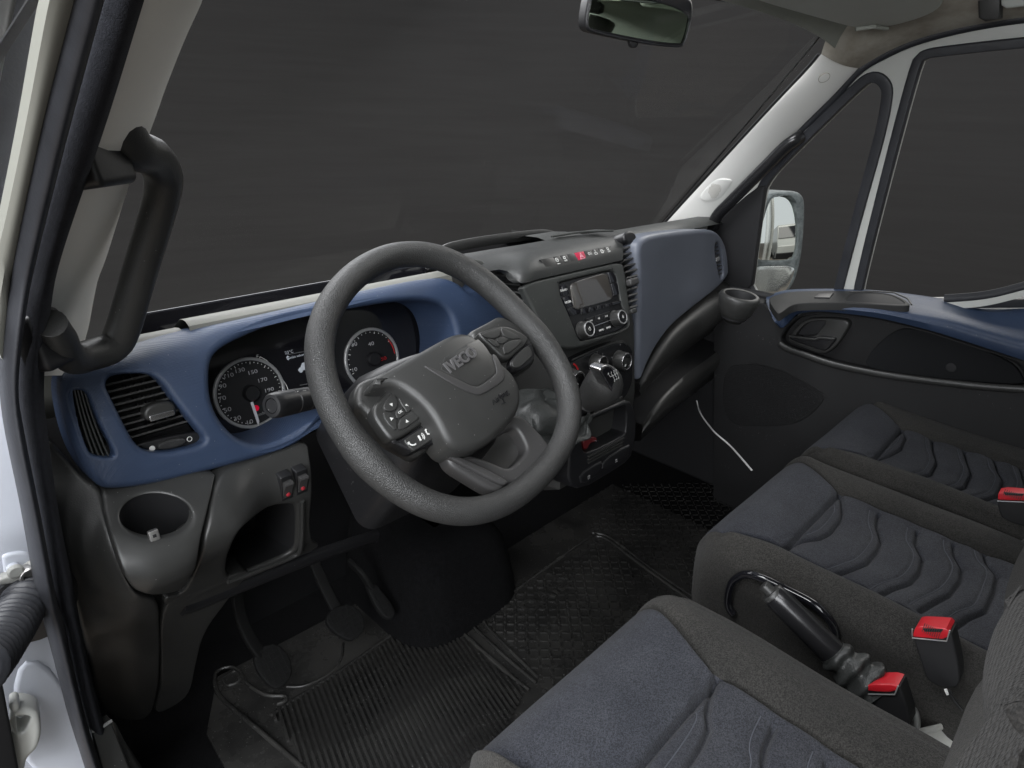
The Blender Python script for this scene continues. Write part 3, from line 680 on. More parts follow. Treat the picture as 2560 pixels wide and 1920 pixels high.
# ---- lower dash on the driver's side
LL = 0.
FL = Frame((-.35, .240, .655), (1, 0, 0), (0, -math.sin(LL), math.cos(LL)))
def prof_l(v):
    # shelf under the blue panel, rounded nose, long face running down and forward
    return float(np.interp(v, [-.62, -.50, -.35, -.25, -.18, -.13, -.10, -.08, -.065, -.05, -.03, -.01, .006, .03], [-.20, -.15, -.08, -.03, .018, .055, .078, .088, .089, .083, .062, .030, -.005, -.02]))
PV = np.linspace(-.62, .05, 300); PH = np.array([prof_l(v) for v in PV]); kr = np.hanning(25); kr /= kr.sum(); PH = np.convolve(np.pad(PH, 12, 'edge'), kr, 'valid')
def shelf(u, v): return float(np.interp(v, PV, PH))
uc0 = FL.uvd(391, 1330, shelf)
def dome_c(u, v):
    b = math.exp(-((u-uc0[0])/.042)**4)*float(np.interp(v, [-.22, -.15, -.09, -.05, -.02], [0, .012, .016, .004, 0]))
    return shelf(u, v) + b
def dome_k(u, v):
    # the knee panel's face falls away towards the open pocket
    t = sstep_((u-.085)/.08); s_ = shelf(u, v); return (s_*(1-.45*t) if s_ > 0 else s_) - .004
def sstep_(t): t = min(1, max(0, t)); return t*t*(3-2*t)
def dome_s(u, v):
    t = sstep_((-.035-u)/.05); s_ = shelf(u, v); return (s_*(1-.8*t) if s_ > 0 else s_) - .02*t - .003
def lpx(pts, dome, c=None): return [FL.uvd(p[0], p[1], dome) for p in (K(c, pts) if c else pts)]
side = lpx([(112, 1098), (128, 1108), (170, 1150), (215, 1205), (258, 1222), (259, 1290), (284, 1380), (314, 1450), (342, 1488), (403, 1498), (404, 1600), (400, 1700), (392, 1745), (380, 1790), (330, 1805), (270, 1795), (235, 1720), (190, 1500), (140, 1290)], dome_s)
pan('side_cover', FL, chaikin(side, 2), M['dark'], dash, depth=.06, r=.006, grid=.016, dome=dome_s)
kn = lpx([(410, 1500), (470, 1484), (560, 1446), (640, 1420), (570, 1500), (510, 1580), (490, 1660), (478, 1730), (440, 1765), (386, 1788), (397, 1745), (407, 1700)], lambda u, v: shelf(u, v)-.004)
pan('lower_cover', FL, chaikin(kn, 2), M['dark'], dash, depth=.05, r=.003, grid=.02, dome=lambda u, v: shelf(u, v)-.004)
ch_o = lpx([(562, 125), (700, 100), (900, 70), (1180, 36), (1166, 110), (1128, 270), (1083, 450), (1038, 620), (985, 695), (880, 716), (740, 695), (685, 620), (625, 450), (575, 280)], dome_c, 'H')
hol = lpx([(855 + 197*math.cos(R(a)), 290 + 124*math.sin(R(a))) for a in range(0, 360, 10)], dome_c, 'H')
cup = mk('cup_holder', panel(FL, chaikin(ch_o, 2), holes=[hol], depth=.03, r=.003, hr=.005, hdepth=.012, grid=.008, dome=dome_c), M['darks'], dash, weld=True, sharp=60)
h3 = [FL.pt(u, v, dome_c(u, v)-.006) for u, v in hol]; hc = np.mean(h3, 0)
rows = []
for k_, dz in ((1.0, 0), (.97, -.012), (.90, -.085), (.84, -.090), (.02, -.090)): rows.append([hc + (p-hc)*k_ + np.array([0, -dz*.25, dz]) for p in h3])
mk('well', loft(rows, cu=True), M['vblack'], cup, sharp=50)  # matt black colour stands for the shade deep in the cup
lt = thing('lighter', 'small silver-topped stick standing in the driver cup holder', 'lighter', tuple(hc))
Fli = Frame(U(386, 1338, P=hc - np.array([0, .028, .02]), N=(0, 1, 0)), (1, 0, 0), (0, .25, 1))
mk('cap', panel(Fli, rrect(-.0058, .0058, -.008, .006, .0012), depth=.007, r=.0012, back=True), M['metal'], lt, weld=True)
mk('stem', boxf(Fli, -.0050, .0050, -.05, -.008, -.006, -.0005), M['black'], lt)
mk('dot', panel(Fli.shift(.0006), rrect(-.002, .002, -.003, .001, .0005), depth=.002, r=.0002), M['vblack'], lt, weld=True)
# knee panel with switches and open pocket
kp = lpx([(1192, 36), (1400, -20), (1560, -80), (1680, -130), (1692, -20), (1700, 160), (1690, 420), (1755, 440), (1700, 480), (1400, 610), (1180, 700), (1000, 770), (900, 776), (898, 730), (1000, 712), (1050, 630), (1098, 450), (1140, 270)], dome_k, 'H')
hole = lpx([(1240, 635), (1245, 500), (1290, 370), (1400, 285), (1590, 218), (1625, 235), (1622, 440), (1590, 492), (1400, 572)], dome_k, 'H')
kpn = pan('knee_panel', FL, chaikin(kp, 2), M['darks'], dash, holes=[chaikin(hole, 2)], depth=.05, r=.004, hr=.008, hdepth=.010, grid=.010, dome=dome_k)
h3_ = [FL.pt(u, v, dome_k(u, v)-.008) for u, v in chaikin(hole, 2)]; hcc = np.mean(h3_, 0)
mk('pocket_liner', loft([[hcc + (p-hcc)*k_ + np.array([0, d_, -.25*d_]) for p in h3_] for k_, d_ in ((1.0, 0), (.99, .03), (.93, .14), (.02, .14))], cu=True), M['vblack'], kpn, sharp=40)  # black lining added to paint the shade inside the open pocket
def kpt(p, e=0.): q = FL.uvd(p[0], p[1], dome_k); return FL.pt(*q, dome_k(*q)+e)
mk('pocket_rim', tube(catmull([kpt(p, .002) for p in K('H', [(1240, 640), (1400, 580), (1600, 500), (1640, 440), (1645, 200)])], 6), .004, 8), M['darks'], kpn)
bar = K('H', [(1000, 765), (1080, 738), (1200, 690), (1400, 610), (1600, 530), (1760, 470), (1965, 400), (2060, 370)])
mk('lower_rail', tube(catmull([kpt((p[0], p[1]+12), -.004) for p in bar], 6), .009, 12, ry=.013), M['black'], dash)
for i, p in enumerate([(1562, 128), (1643, 95)]):
    qq = kpt(K('H', [p])[0], .003); Fsw = Frame(qq, FL.a, FL.b + .15*FL.n)
    sw = pan('rocker_switch', Fsw, rrect(-.0095, .0095, -.022, .022, .002), M['black'], kpn, depth=.02, r=.0015, back=True)
    V = [Fsw.pt(u, v, h) for u in (-.0065, .0065) for v, h in ((-.016, .001), (-.002, .0035), (.011, .009), (.014, .0075), (.014, 0), (-.016, 0))]
    mk('rocker', (V, [[0, 1, 7, 6], [1, 2, 8, 7], [2, 3, 9, 8], [3, 4, 10, 9], [0, 5, 4, 3, 2, 1], [6, 7, 8, 9, 10, 11]]), M['hub2'], sw)
    mk('lamp', lathe(Fsw.pt(0, -.010, .001), Fsw.n, [(.0034, -.001), (.0034, .0025), (.002, .0035), (0, .0037)], 12), mat('switch_lamp', (.28, .02, .03), .3), sw)
# ------------------------------------------------------------------ centre console
FS1 = Frame((.45, .129, .78), (1, 0, 0), (0, math.sin(R(23.6)), math.cos(R(23.6))))
FS2 = Frame((.45, .092, .63), (1, 0, 0), (0, math.sin(R(8)), math.cos(R(8))))
FS3 = Frame((.45, .066, .48), (1, 0, 0), (0, math.sin(R(5)), math.cos(R(5))))
def at(fr, c, pts, h=0.): return fr.uvs(K(c, pts), h)
# carcass
rows = []
for z, y in ((.38, .14), (.40, .10), (.55, .098), (.70, .118), (.80, .158), (.845, .20)):
    rows.append([(.345, .52, z), (.345, y+.05, z), (.36, y+.006, z), (.60, y+.006, z), (.625, y+.03, z), (.625, .52, z)])
mk('console_body', loft(rows), M['dark'], dash, sharp=30)
# centre face
cf = at(FS1, 'D', [(478, 402), (700, 350), (900, 304), (1084, 264), (1100, 330), (1115, 440), (1130, 560), (1130, 635), (1095, 680), (980, 735), (850, 778), (770, 792), (690, 775), (620, 690), (560, 560), (515, 470)])
rad_o = at(FS1, 'K', [(400, 770), (430, 735), (700, 668), (1150, 560), (1215, 580), (1250, 640), (1290, 850), (1320, 1030), (1400, 1220), (1445, 1350), (1400, 1430), (1100, 1530), (740, 1622), (690, 1590), (610, 1380), (520, 1160), (420, 930)])
face = pan('centre_face', FS1, chaikin(cf, 2), M['grey'], dash, holes=[chaikin(rad_o, 2)], depth=.014, r=.006, hr=.003, hdepth=.012)
for p in ((378, 745), (1190, 543)):
    c_ = at(FS1, 'K', [p])[0]; mk('pin_hole', panel(FS1.shift(.0006), circ(*c_, .0018, 10), depth=.001, r=.0001), M['vblack'], face, weld=True)
# radio
rad = pan('radio', FS1.shift(-.003), [tuple(q) for q in offs([tuple(x) for x in (chaikin(rad_o, 2) if area2(chaikin(rad_o, 2)) > 0 else chaikin(rad_o, 2)[::-1])], .0008)], M['glossm'], dash, depth=.02, r=.002)
FR = FS1.shift(-.0015)
scr = chaikin(at(FR, 'K', [(567, 790), (620, 745), (860, 672), (1108, 600), (1140, 760), (1198, 960), (1150, 1012), (930, 1072), (760, 1120), (640, 1150), (605, 1090), (580, 900)]), 1)
mk('screen', panel(FR.shift(.0012), scr, depth=.004, r=.0008), M['screen'], rad, weld=True)
def rb(pts, h=.0016, mt='gloss', name='button', r=.0007):
    return mk(name, panel(FR.shift(h), at(FR, 'K', pts), depth=.004, r=r), M[mt], rad, weld=True)
rb([(425, 790), (490, 765), (545, 925), (435, 965)]); rb([(440, 975), (552, 940), (605, 1100), (505, 1130)]); rb([(510, 1140), (615, 1110), (640, 1150), (690, 1155), (700, 1215), (560, 1245)])
xb = [700, 820, 940, 1060, 1180, 1310]
for i in range(5):
    a, b = xb[i], xb[i+1]; f = lambda x: 1150 - (x-700)*.215; g = lambda x: 1235 - (x-700)*.300
    rb([(a+5, f(a+5)), (b-5, f(b-5)), (b+5, g(b+5)), (a+15, g(a+15))])
rb([(1118, 600), (1180, 592), (1235, 650), (1250, 735), (1160, 755)]); rb([(1165, 770), (1252, 750), (1285, 920), (1205, 945)])
for s_, p, z_ in (('RADIO', (457, 866), .0062), ('MEDIA', (520, 1042), .0062), ('MENU', (1015, 1455), .0055), ('BACK', (1120, 1418), .0055)):
    txt('legend', s_, FR.shift(.0022), at(FR, 'K', [p])[0], z_, M['white'], rad)
low = [((795, 1290), (910, 1255), (935, 1345), (850, 1370)), ((922, 1250), (1030, 1215), (1055, 1305), (948, 1340)), ((1040, 1212), (1150, 1175), (1165, 1265), (1066, 1300)),
       ((925, 1415), (1040, 1375), (1065, 1480), (960, 1520)), ((1052, 1372), (1160, 1335), (1190, 1440), (1078, 1476))]
for q in low: rb(q, .0012, 'black')
for s_, p in (('\u25b6\u258c', (978, 1285)), ('I<<', (868, 1318)), ('>>I', (1090, 1250))):
    txt('legend', s_.replace('\u25b6\u258c', '>II'), FR.shift(.0018), at(FR, 'K', [p])[0], .006, M['white'], rad)
sl = at(FR, 'K', [(905, 1397), (1150, 1310)]); mk('silver_bar', barf(FR.shift(.002), sl[0], sl[1], .0016, 0, .0012), M['chrome'], rad)
def knob(fr, front, h, rr, parent, name='knob', ringm='silver', mark=None, mt='darks'):
    c = fr.uv(*front, h); o_ = fr.pt(*c)
    k = mk(name, lathe(o_, fr.n, [(rr*1.12, 0), (rr*1.12, .002), (rr*1.02, .003), (rr*.99, h-.003), (rr*.97, h-.001), (rr*.90, h)], 40, fr.a), M[mt], parent)
    f2 = fr.shift(h-.0006)
    mk('cap_ring', panel(f2.shift(.0014), circ(*c, rr*.93, 36), holes=[circ(*c, rr*.80, 36)], depth=.002, r=.0006), M[ringm], k, weld=True)
    mk('cap', panel(f2.shift(.0006), circ(*c, rr*.80, 28), depth=.002, r=.0006), M['gloss'], k, weld=True)
    return k, c, f2.shift(.0012)
k1, c_, f_ = knob(FR, K('K', [(855, 1435)])[0], .020, .0155, rad); txt('power_symbol', '\u25cb', f_, c_, .008, M['white'], k1) if False else None
mk('power_symbol', join(panel(f_, circ(c_[0], c_[1]-.0003, .0032, 18), holes=[circ(c_[0], c_[1]-.0003, .0025, 18)], depth=.0004, r=.0001), boxf(f_, c_[0]-.0005, c_[0]+.0005, c_[1]+.0008, c_[1]+.0042, 0, .0004)), M['white'], k1)
k2, c_, f_ = knob(FR, K('K', [(1345, 1258)])[0], .020, .0150, rad); txt('legend', '8', f_, c_, .009, M['white'], k2)
# upper pad with switch row
lo = [((225, 335), .215), ((300, 325), .205), ((370, 318), .195), ((430, 345), .178), ((478, 398), .1535), ((600, 371), .1525), ((800, 326), .1520), ((1000, 281), .1515), ((1086, 261), .1515)]
mi = [((200, 290), .235), ((280, 280), .225), ((360, 270), .215), ((430, 272), .198), ((520, 270), .178), ((620, 250), .177), ((800, 214), .1765), ((1000, 172), .176), ((1082, 158), .176)]
up = [((150, 252), .262), ((240, 238), .255), ((330, 222), .250), ((430, 206), .240), ((530, 190), .232), ((640, 170), .228), ((810, 140), .224), ((1000, 112), .222), ((1070, 100), .222)]
def prow(r_, n=30):
    p = [U(*K('D', [q])[0], y=y) for q, y in r_]; return resample(catmull(p, 5), n)
r0, r1, r2 = prow(lo), prow(mi), prow(up)
rows = [r0 + np.array([0, .02, -.004]), r0 + np.array([0, .001, 0])]
for t in np.linspace(0, 1, 7)[1:]:
    a = (1-t)**2; b = 2*t*(1-t); c = t*t
    ctrl = 2*r1 - .5*r0 - .5*r2
    rows.append(a*r0 + b*ctrl + c*r2)
rows.append(r2 + np.array([0, .02, .004])); rows.append(r2 + np.array([0, .06, -.01])); rows.append(r2 + np.array([0, .14, -.06]))
mk('upper_pad', loft(rows), M['greyu'], dash, sharp=60)
# switch row, let into the pad
FSW = Frame(U(*K('K', [(640, 380)])[0], y=.171), (1, 0, 0), (0, .62, .78))
FSW = FSW.shift(.004)
t0, t1, b0_, b1_ = (112, 408), (1148, 205), (205, 540), (1174, 332)
fx = [0, .19, .285, .385, .49, .625, .745, .83, .92, 1]
lp_ = lambda a, b, f: (a[0]+(b[0]-a[0])*f, a[1]+(b[1]-a[1])*f)
swr = pan('switch_row', FSW, at(FSW, 'K', [t0, t1, (1170, 215), b1_, b0_, (190, 530)]), M['vblack'], dash, depth=.012, r=.0008)
for i in range(9):
    e = .004
    q = [lp_(t0, t1, fx[i]+e), lp_(t0, t1, fx[i+1]-e), lp_(b0_, b1_, fx[i+1]-e), lp_(b0_, b1_, fx[i]+e)]
    q = [lp_(q[0], q[3], .05), lp_(q[1], q[2], .05), lp_(q[1], q[2], .95), lp_(q[0], q[3], .95)]
    hz = i == 4
    mk('hazard_button' if hz else 'button', panel(FSW.shift(.0015), at(FSW, 'K', q), depth=.006, r=.0012), M['hazard'] if hz else M['darks'], swr, weld=True)
FSt = FSW.shift(.0019)
c_ = at(FSW, 'K', [(727, 362)])[0]
tri = lambda s: [(c_[0]-.0075*s, c_[1]-.006*s), (c_[0]+.0075*s, c_[1]-.006*s), (c_[0], c_[1]+.0075*s)]
mk('triangle_symbol', join(panel(FSt, tri(1.), holes=[tri(.74)], depth=.0005, r=.0001), panel(FSt, tri(.45), holes=[tri(.2)], depth=.0005, r=.0001)), mat('pink_print', (.65, .30, .36), .5), swr, weld=True)
def icon(p, k):
    c = at(FSW, 'K', [p])[0]; P = []
    if k == 0: P = [panel(FSt, circ(*c, .0042, 14), holes=[circ(*c, .0030, 14)], depth=.0004, r=.0001), boxf(FSt, c[0]-.0035, c[0]+.0035, c[1]-.0006, c[1]+.0006, 0, .0004), boxf(FSt, c[0]-.004, c[0]+.004, c[1]-.0088, c[1]-.0074, 0, .0004)]
    if k == 1: P = [panel(FSt, rrect(c[0]-.0030, c[0]+.0030, c[1]-.0016, c[1]+.0042, .0012), holes=[rrect(c[0]-.0018, c[0]+.0018, c[1], c[1]+.003, .0006)], depth=.0004, r=.0001), textvf('OFF', FSt, c[0], c[1]-.0052, .0050)]
    if k == 2: P = [panel(FSt, circ(*c, .0032, 12), holes=[circ(*c, .0021, 12)], depth=.0004, r=.0001)] + [boxf(FSt, c[0]+.0042, c[0]+.0075, c[1]+d-.0004, c[1]+d+.0004, 0, .0004) for d in (-.0024, 0, .0024)]
    if k == 3: P = [panel(FSt, rrect(c[0]-.0045, c[0]+.0045, c[1]-.004, c[1]+.001, .001), holes=[rrect(c[0]-.003, c[0]+.003, c[1]-.003, c[1], .0005)], depth=.0004, r=.0001), boxf(FSt, c[0]-.0006, c[0]+.0006, c[1]+.001, c[1]+.006, 0, .0004)]
    if k == 4: P = [panel(FSt, rrect(c[0]-.004, c[0]+.003, c[1]-.0035, c[1]+.0045, .0015), holes=[rrect(c[0]-.0025, c[0]+.0016, c[1]-.002, c[1]+.003, .001)], depth=.0004, r=.0001), boxf(FSt, c[0]+.003, c[0]+.007, c[1], c[1]+.001, 0, .0004)]
    mk('symbol', join(*P), M['white'], swr)
for p, k in (((362, 420), 0), ((475, 395), 1), ((838, 325), 2), ((935, 312), 3), ((1032, 295), 4), ((1118, 262), 1)): icon(p, k)
# document tray on top
FT = Frame((.40, .345, .89), (1, 0, 0), (0, .25, 1))
tr = at(FT, 'D', [(-40, 250), (0, 222), (60, 192), (200, 162), (400, 132), (570, 112), (640, 112), (680, 126), (715, 150), (820, 190), (600, 300), (0, 340)])
trp = pan('document_tray', FT.shift(-.03), at(FT.shift(-.03), 'D', [(-40, 250), (60, 192), (200, 162), (400, 132), (570, 112), (650, 114), (715, 150), (820, 190), (600, 300), (0, 340)]), M['vblack'], dash, depth=.01, r=.002)
rim = catmull([FT.pt(*p) for p in at(FT, 'D', [(-45, 245), (0, 220), (60, 190), (200, 160), (400, 130), (570, 110), (640, 111), (685, 128), (722, 152)])], 6)
mk('tray_rim', sweep(rim, ring(.0055, 10, .011)), M['dark'], trp)
# passenger-side top of the dash
rows = []
for x in np.linspace(.45, 1.27, 20):
    k = float(np.interp(x, [.45, .62, 1.2], [0, 0, .03]))
    rows.append([(x, y+k, z - .4*k - .020*min(1, max(0, (x-.56)/.08))) for y, z in ((.235, .868), (.25, .876), (.275, .8795), (.31, .878), (.36, .860), (.42, .815), (.50, .74), (.56, .66))])
mk('top_pad', loft(rows), M['grey'], dash)
# defroster grille: thin slats lying on the pad
for i in range(7):
    a = U(*K('D', [(660+i*8, 122-i*3.0)])[0], z=.884); b = U(*K('D', [(930+i*16, 84+i*.6)])[0], z=.884)
    mk('defroster_slat', tube([a, (np.array(a)+b)/2 + np.array([0, 0, .001]), b], .0022, 6), M['grey'], dash)

# centre vents: one either side of the console face
FVc = Frame(U(*K('D', [(460, 480)])[0], y=.20), (.42, -.9, 0), (0, .42, .9))
vp = at(FVc, 'D', [(285, 335), (400, 335), (470, 405), (540, 530), (590, 640), (610, 740), (560, 760), (420, 560), (330, 420)])
cvv = pan('centre_vent', FVc.shift(-.035), vp, M['vblack'], dash, depth=.01, r=.001)
vv = [q[1] for q in vp]
slats('slat', FVc, chaikin(vp, 1), np.linspace(max(vv)-.008, min(vv)+.008, 9), 0, .0030, .020, cvv, M['darks'], 0.)
# little hooded block beside the tray
FHk = Frame(U(*K('S', [(1020, 210)])[0], y=.23), (1, -.1, 0), (0, .5, .87))
hb = pan('vent_hood', FHk, chaikin(at(FHk, 'S', [(800, 130), (1040, 140), (1110, 170), (1180, 300), (1140, 320), (1060, 235), (960, 235), (850, 200)]), 2), M['grey'], dash, depth=.04, r=.004)
pan('hood_slat', FHk.shift(.004), chaikin(at(FHk.shift(.004), 'S', [(830, 180), (1020, 185), (1070, 225), (950, 235)]), 2), M['hub2'], hb, depth=.02, r=.003)
pan('hood_slat', FHk.shift(.004), chaikin(at(FHk.shift(.004), 'S', [(930, 242), (1075, 238), (1112, 280), (1010, 285)]), 2), M['hub2'], hb, depth=.02, r=.003)
FVp = Frame(FS1.o + FS1.n*.002, FS1.a, FS1.b)
vp = at(FVp, 'D', [(1086, 200), (1110, 165), (1160, 145), (1170, 300), (1172, 480), (1166, 590), (1132, 605), (1118, 430), (1095, 280)])
pv = pan('centre_vent', FVp.shift(-.020), [tuple(q) for q in offs(vp if area2(vp) > 0 else vp[::-1], -.004)], M['vblack'], dash, depth=.01, r=.001)
vv = [q[1] for q in vp]; slats('slat', FVp, chaikin(vp, 1), np.linspace(max(vv)-.012, min(vv)+.020, 11), 0, .0030, .018, pv, M['darks'], 0.)
kq = at(FVp, 'D', [(1136, 392)])[0]; mk('knob', panel(FVp.shift(.010), rrect(kq[0]-.016, kq[0]+.014, kq[1]-.008, kq[1]+.008, .006), depth=.012, r=.004, back=True), M['hub2'], pv, weld=True)
kq = at(FVp, 'D', [(1146, 562)])[0]; mk('thumb_wheel', panel(FVp.shift(.004), rrect(kq[0]-.010, kq[0]+.008, kq[1]-.005, kq[1]+.005, .003), depth=.012, r=.002, back=True), M['darks'], pv, weld=True)
kq = at(FVp, 'D', [(1122, 128)])[0]; mk('vent_cap', panel(FVp.shift(.004), circ(*kq, .022, 20, .014), depth=.04, r=.006), M['black'], pv, weld=True)

# ---- climate panel
cp = at(FS2, 'L', [(140, 350), (240, 262), (480, 150), (700, 68), (800, 66), (870, 120), (888, 200), (885, 470), (860, 560), (800, 690), (560, 800), (360, 890), (250, 740)])
clim = pan('climate_panel', FS2, chaikin(cp, 2), M['glossm'], dash, depth=.04, r=.004)
ed = at(FS2, 'L', [(215, 262), (480, 142), (690, 70), (760, 60), (810, 95)])
mk('edge_bead', tube(catmull([FS2.pt(*p, .001) for p in ed], 6), .0016, 8), M['darks'], clim)
for p, rr, mk_ in (((300, 492), .0195, (268, 545)), ((562, 305), .0165, None), ((818, 280), .0190, (793, 335))):
    k_, c_, f_ = knob(FS2, K('L', [p])[0], .022, rr, clim, 'climate_knob', 'chrome')
    if mk_:
        q = f_.uv(*K('L', [mk_])[0]); mk('pointer', barf(f_, q, (q[0]*.55+c_[0]*.45, q[1]*.55+c_[1]*.45), .0022, 0, .0008), M['white'], k_)
c_ = FS2.uv(*K('L', [(300, 492)])[0], .022)
for a0, a1, mm in ((60, 15, 'redk'), (130, 100, 'bluep')):
    ar = [(c_[0]-.004+.028*math.cos(R(a)), c_[1]+.004+.028*math.sin(R(a))) for a in np.linspace(a0, a1, 8)]
    mk('scale_arc', join(*[barf(FS2.shift(.0006), ar[i], ar[i+1], .0034, 0, .0005) for i in range(7)]), M[mm], clim)
for p, s_ in (((490, 180), '1'), ((548, 200), '2'), ((430, 245), '0'), ((405, 355), '*'), ((402, 388), '*'), ((742, 102), '*'), ((652, 242), '*')):
    txt('legend', s_, FS2.shift(.0004), FS2.uv(*K('L', [p])[0]), .007, M['whitedim'], clim)
# row of keys and the pale shelf edge under them
FSh = Frame(U(*K('L', [(600, 780)])[0], y=.078), (1, 0, 0), (0, .75, .65))
ky = [lp_((455, 800), (775, 655), f) for f in np.linspace(0, 1, 5)]
for i in range(4):
    a, b = ky[i], ky[i+1]
    mk('key', panel(FS2.shift(.003), FS2.shift(.003).uvs(K('L', [(a[0]+3, a[1]), (b[0]-3, b[1]), (b[0]-5, b[1]+42), (a[0]+1, a[1]+48)])), depth=.01, r=.001), M['darks'], clim, weld=True)
mk('shelf_edge', panel(FSh, chaikin(FSh.uvs(K('L', [(365, 880), (790, 688), (808, 700), (760, 745), (380, 925), (365, 915)])), 1), depth=.015, r=.003), M['hub2'], dash, weld=True)
# open pocket and drawers
po = FS3.uvs(K('L', [(250, 900), (360, 895), (600, 790), (850, 690), (905, 800), (930, 1000), (900, 1200), (860, 1350), (640, 1500), (330, 1680), (180, 1640), (200, 1200)]))
ph = FS3.uvs(K('L', [(330, 960), (780, 760), (820, 790), (815, 1040), (780, 1090), (400, 1280), (340, 1260), (320, 1100)]))
fc = pan('lower_face', FS3, chaikin(po, 1), M['black'], dash, holes=[chaikin(ph, 1)], depth=.05, r=.006, hr=.004, hdepth=.10)
pan('pocket_back', FS3.shift(-.09), chaikin(ph, 1), M['vblack'], fc, depth=.004, r=.001)
for k in range(3):
    a, b = FS3.uvs(K('L', [(385, 1312+k*34), (775-k*10, 1110+k*36)]))
    mk('rib', barf(FS3, a, b, .003, -.002, .004), M['darks'], fc)
dr = [((300, 1510), (545, 1358), (555, 1395), (540, 1500), (330, 1640)), ((560, 1350), (852, 1178), (850, 1220), (838, 1325), (550, 1492))]
for k, q in enumerate(dr):
    d_ = mk('drawer', panel(FS3.shift(.004), chaikin(FS3.shift(.004).uvs(K('L', q)), 1), depth=.02, r=.005), M['black'], fc, weld=True)
    c_ = FS3.shift(.0045).uv(*K('L', [((405, 1540), (702, 1360))[k]])[0])
    mk('symbol', panel(FS3.shift(.0046), rrect(c_[0]-.003, c_[0]+.003, c_[1]-.004, c_[1]+.004, .001), holes=[rrect(c_[0]-.002, c_[0]+.002, c_[1]-.003, c_[1]+.0025, .0005)], depth=.0004, r=.0001), M['whitedim'], d_, weld=True)
rt = thing('red_tool', 'dull red plastic tool lying in the open console pocket', 'tool', tuple(FS3.pt(*FS3.uv(*K('L', [(400, 1200)])[0]))))
FRt = FS3.shift(-.012)
pan('handle', FRt, chaikin(FRt.uvs(K('L', [(340, 1140), (420, 1105), (495, 1100), (500, 1140), (470, 1160), (420, 1175), (395, 1230), (360, 1250), (345, 1200)])), 2), mat('dull_red', (.10, .008, .010), .5), rt, depth=.015, r=.004)
mk('pin', lathe(FRt.pt(*FRt.uv(*K('L', [(478, 1143)])[0])), FRt.n, [(.0025, 0), (.0025, .004), (0, .004)], 10), M['chrome'], rt)

# ---- glovebox
FG = Frame((.62, .138, .75), (.58, .090, 0), (0, .10, .995))
gl = at(FG, 'D', [(1156, 190), (1172, 140), (1225, 108), (1400, 86), (1540, 76), (1610, 84), (1655, 120), (1688, 190), (1704, 300), (1702, 355), (1640, 422), (1500, 520), (1350, 640), (1262, 760), (1205, 880), (1182, 955), (1160, 975), (1162, 800), (1166, 500), (1160, 300)])
vh = at(FG, 'D', [(1604, 165), (1622, 148), (1640, 165), (1655, 220), (1668, 300), (1668, 355), (1650, 375), (1636, 360), (1620, 290), (1606, 215)])
gb = pan('glovebox_lid', FG, chaikin(gl, 2), M['blueg'], dash, holes=[chaikin(vh, 2)], depth=.035, r=.012, hr=.004, hdepth=.03, grid=.04, seg=5, dome=lambda u, v: .014*(1-((u-.27)/.40)**2) )
pvn = pan('passenger_vent', FG.shift(-.02), [tuple(q) for q in offs(vh if area2(vh) > 0 else vh[::-1], -.004)], M['vblack'], dash, depth=.01, r=.001)
vv = [q[1] for q in vh]; slats('slat', FG.shift(.001), chaikin(vh, 1), np.linspace(max(vv)-.010, min(vv)+.012, 9), 0, .0035, .016, pvn, M['darks'], 0.)
kq = at(FG, 'D', [(1638, 255)])[0]; mk('knob', panel(FG.shift(.006), rrect(kq[0]-.016, kq[0]+.010, kq[1]-.006, kq[1]+.006, .002), depth=.01, r=.002, back=True), M['silver'], pvn, weld=True)
# knee bolster under the lid, hollow shelf and its lip
def rowp(pts, hs, n=36):
    if not isinstance(hs, (list, tuple)): hs = [hs]*len(pts)
    return resample(catmull([U(*p, P=FG.pt(0, 0, h), N=FG.n) for p, h in zip(K('D', pts), hs)], 6), n)
e0 = rowp([(1165, 985), (1200, 900), (1262, 775), (1350, 652), (1500, 530), (1640, 430), (1704, 385), (1800, 370)], -.012)
e1 = rowp([(1180, 995), (1232, 890), (1300, 785), (1390, 680), (1530, 570), (1660, 490), (1740, 455), (1820, 440)], .014)
e2 = rowp([(1185, 1010), (1250, 925), (1340, 815), (1430, 730), (1570, 630), (1680, 565), (1760, 540), (1835, 560)], .022)
e3 = rowp([(1180, 1035), (1250, 955), (1345, 860), (1450, 765), (1590, 665), (1690, 600), (1770, 585), (1835, 640)], .012)
e4 = rowp([(1190, 1060), (1270, 970), (1370, 870), (1470, 790), (1610, 690), (1700, 640), (1760, 640), (1820, 690)], -.05)
mk('knee_bolster', loft([e0 + np.array([0, .05, 0]), e0, .55*e0+.45*e1, e1, .5*e1+.5*e2 + np.array([0, -.003, 0]), e2, .5*(e2+e3)+np.array([0, -.002, 0]), e3, e4]), M['dark'], dash, sharp=180)
l0 = rowp([(1196, 1235), (1300, 1085), (1450, 945), (1600, 835), (1700, 755), (1760, 690), (1790, 640)], -.005)
l1 = rowp([(1195, 1285), (1330, 1125), (1500, 990), (1650, 870), (1735, 785), (1790, 710), (1810, 650)], .008)
l2 = rowp([(1190, 1330), (1340, 1180), (1520, 1040), (1680, 910), (1760, 820), (1810, 730), (1825, 660)], -.03)
lb = l0 + np.array([0, .14, .02])
mk('shelf_floor', loft([lb + np.array([0, .02, .12]), lb, l0]), M['vblack'], dash)
mk('shelf_lip', loft([l0 + np.array([0, .02, -.002]), l0, .5*(l0+l1) + np.array([0, -.003, .002]), l1, l2, l2 + np.array([0, .1, -.05])]), M['darks'], dash, sharp=50)
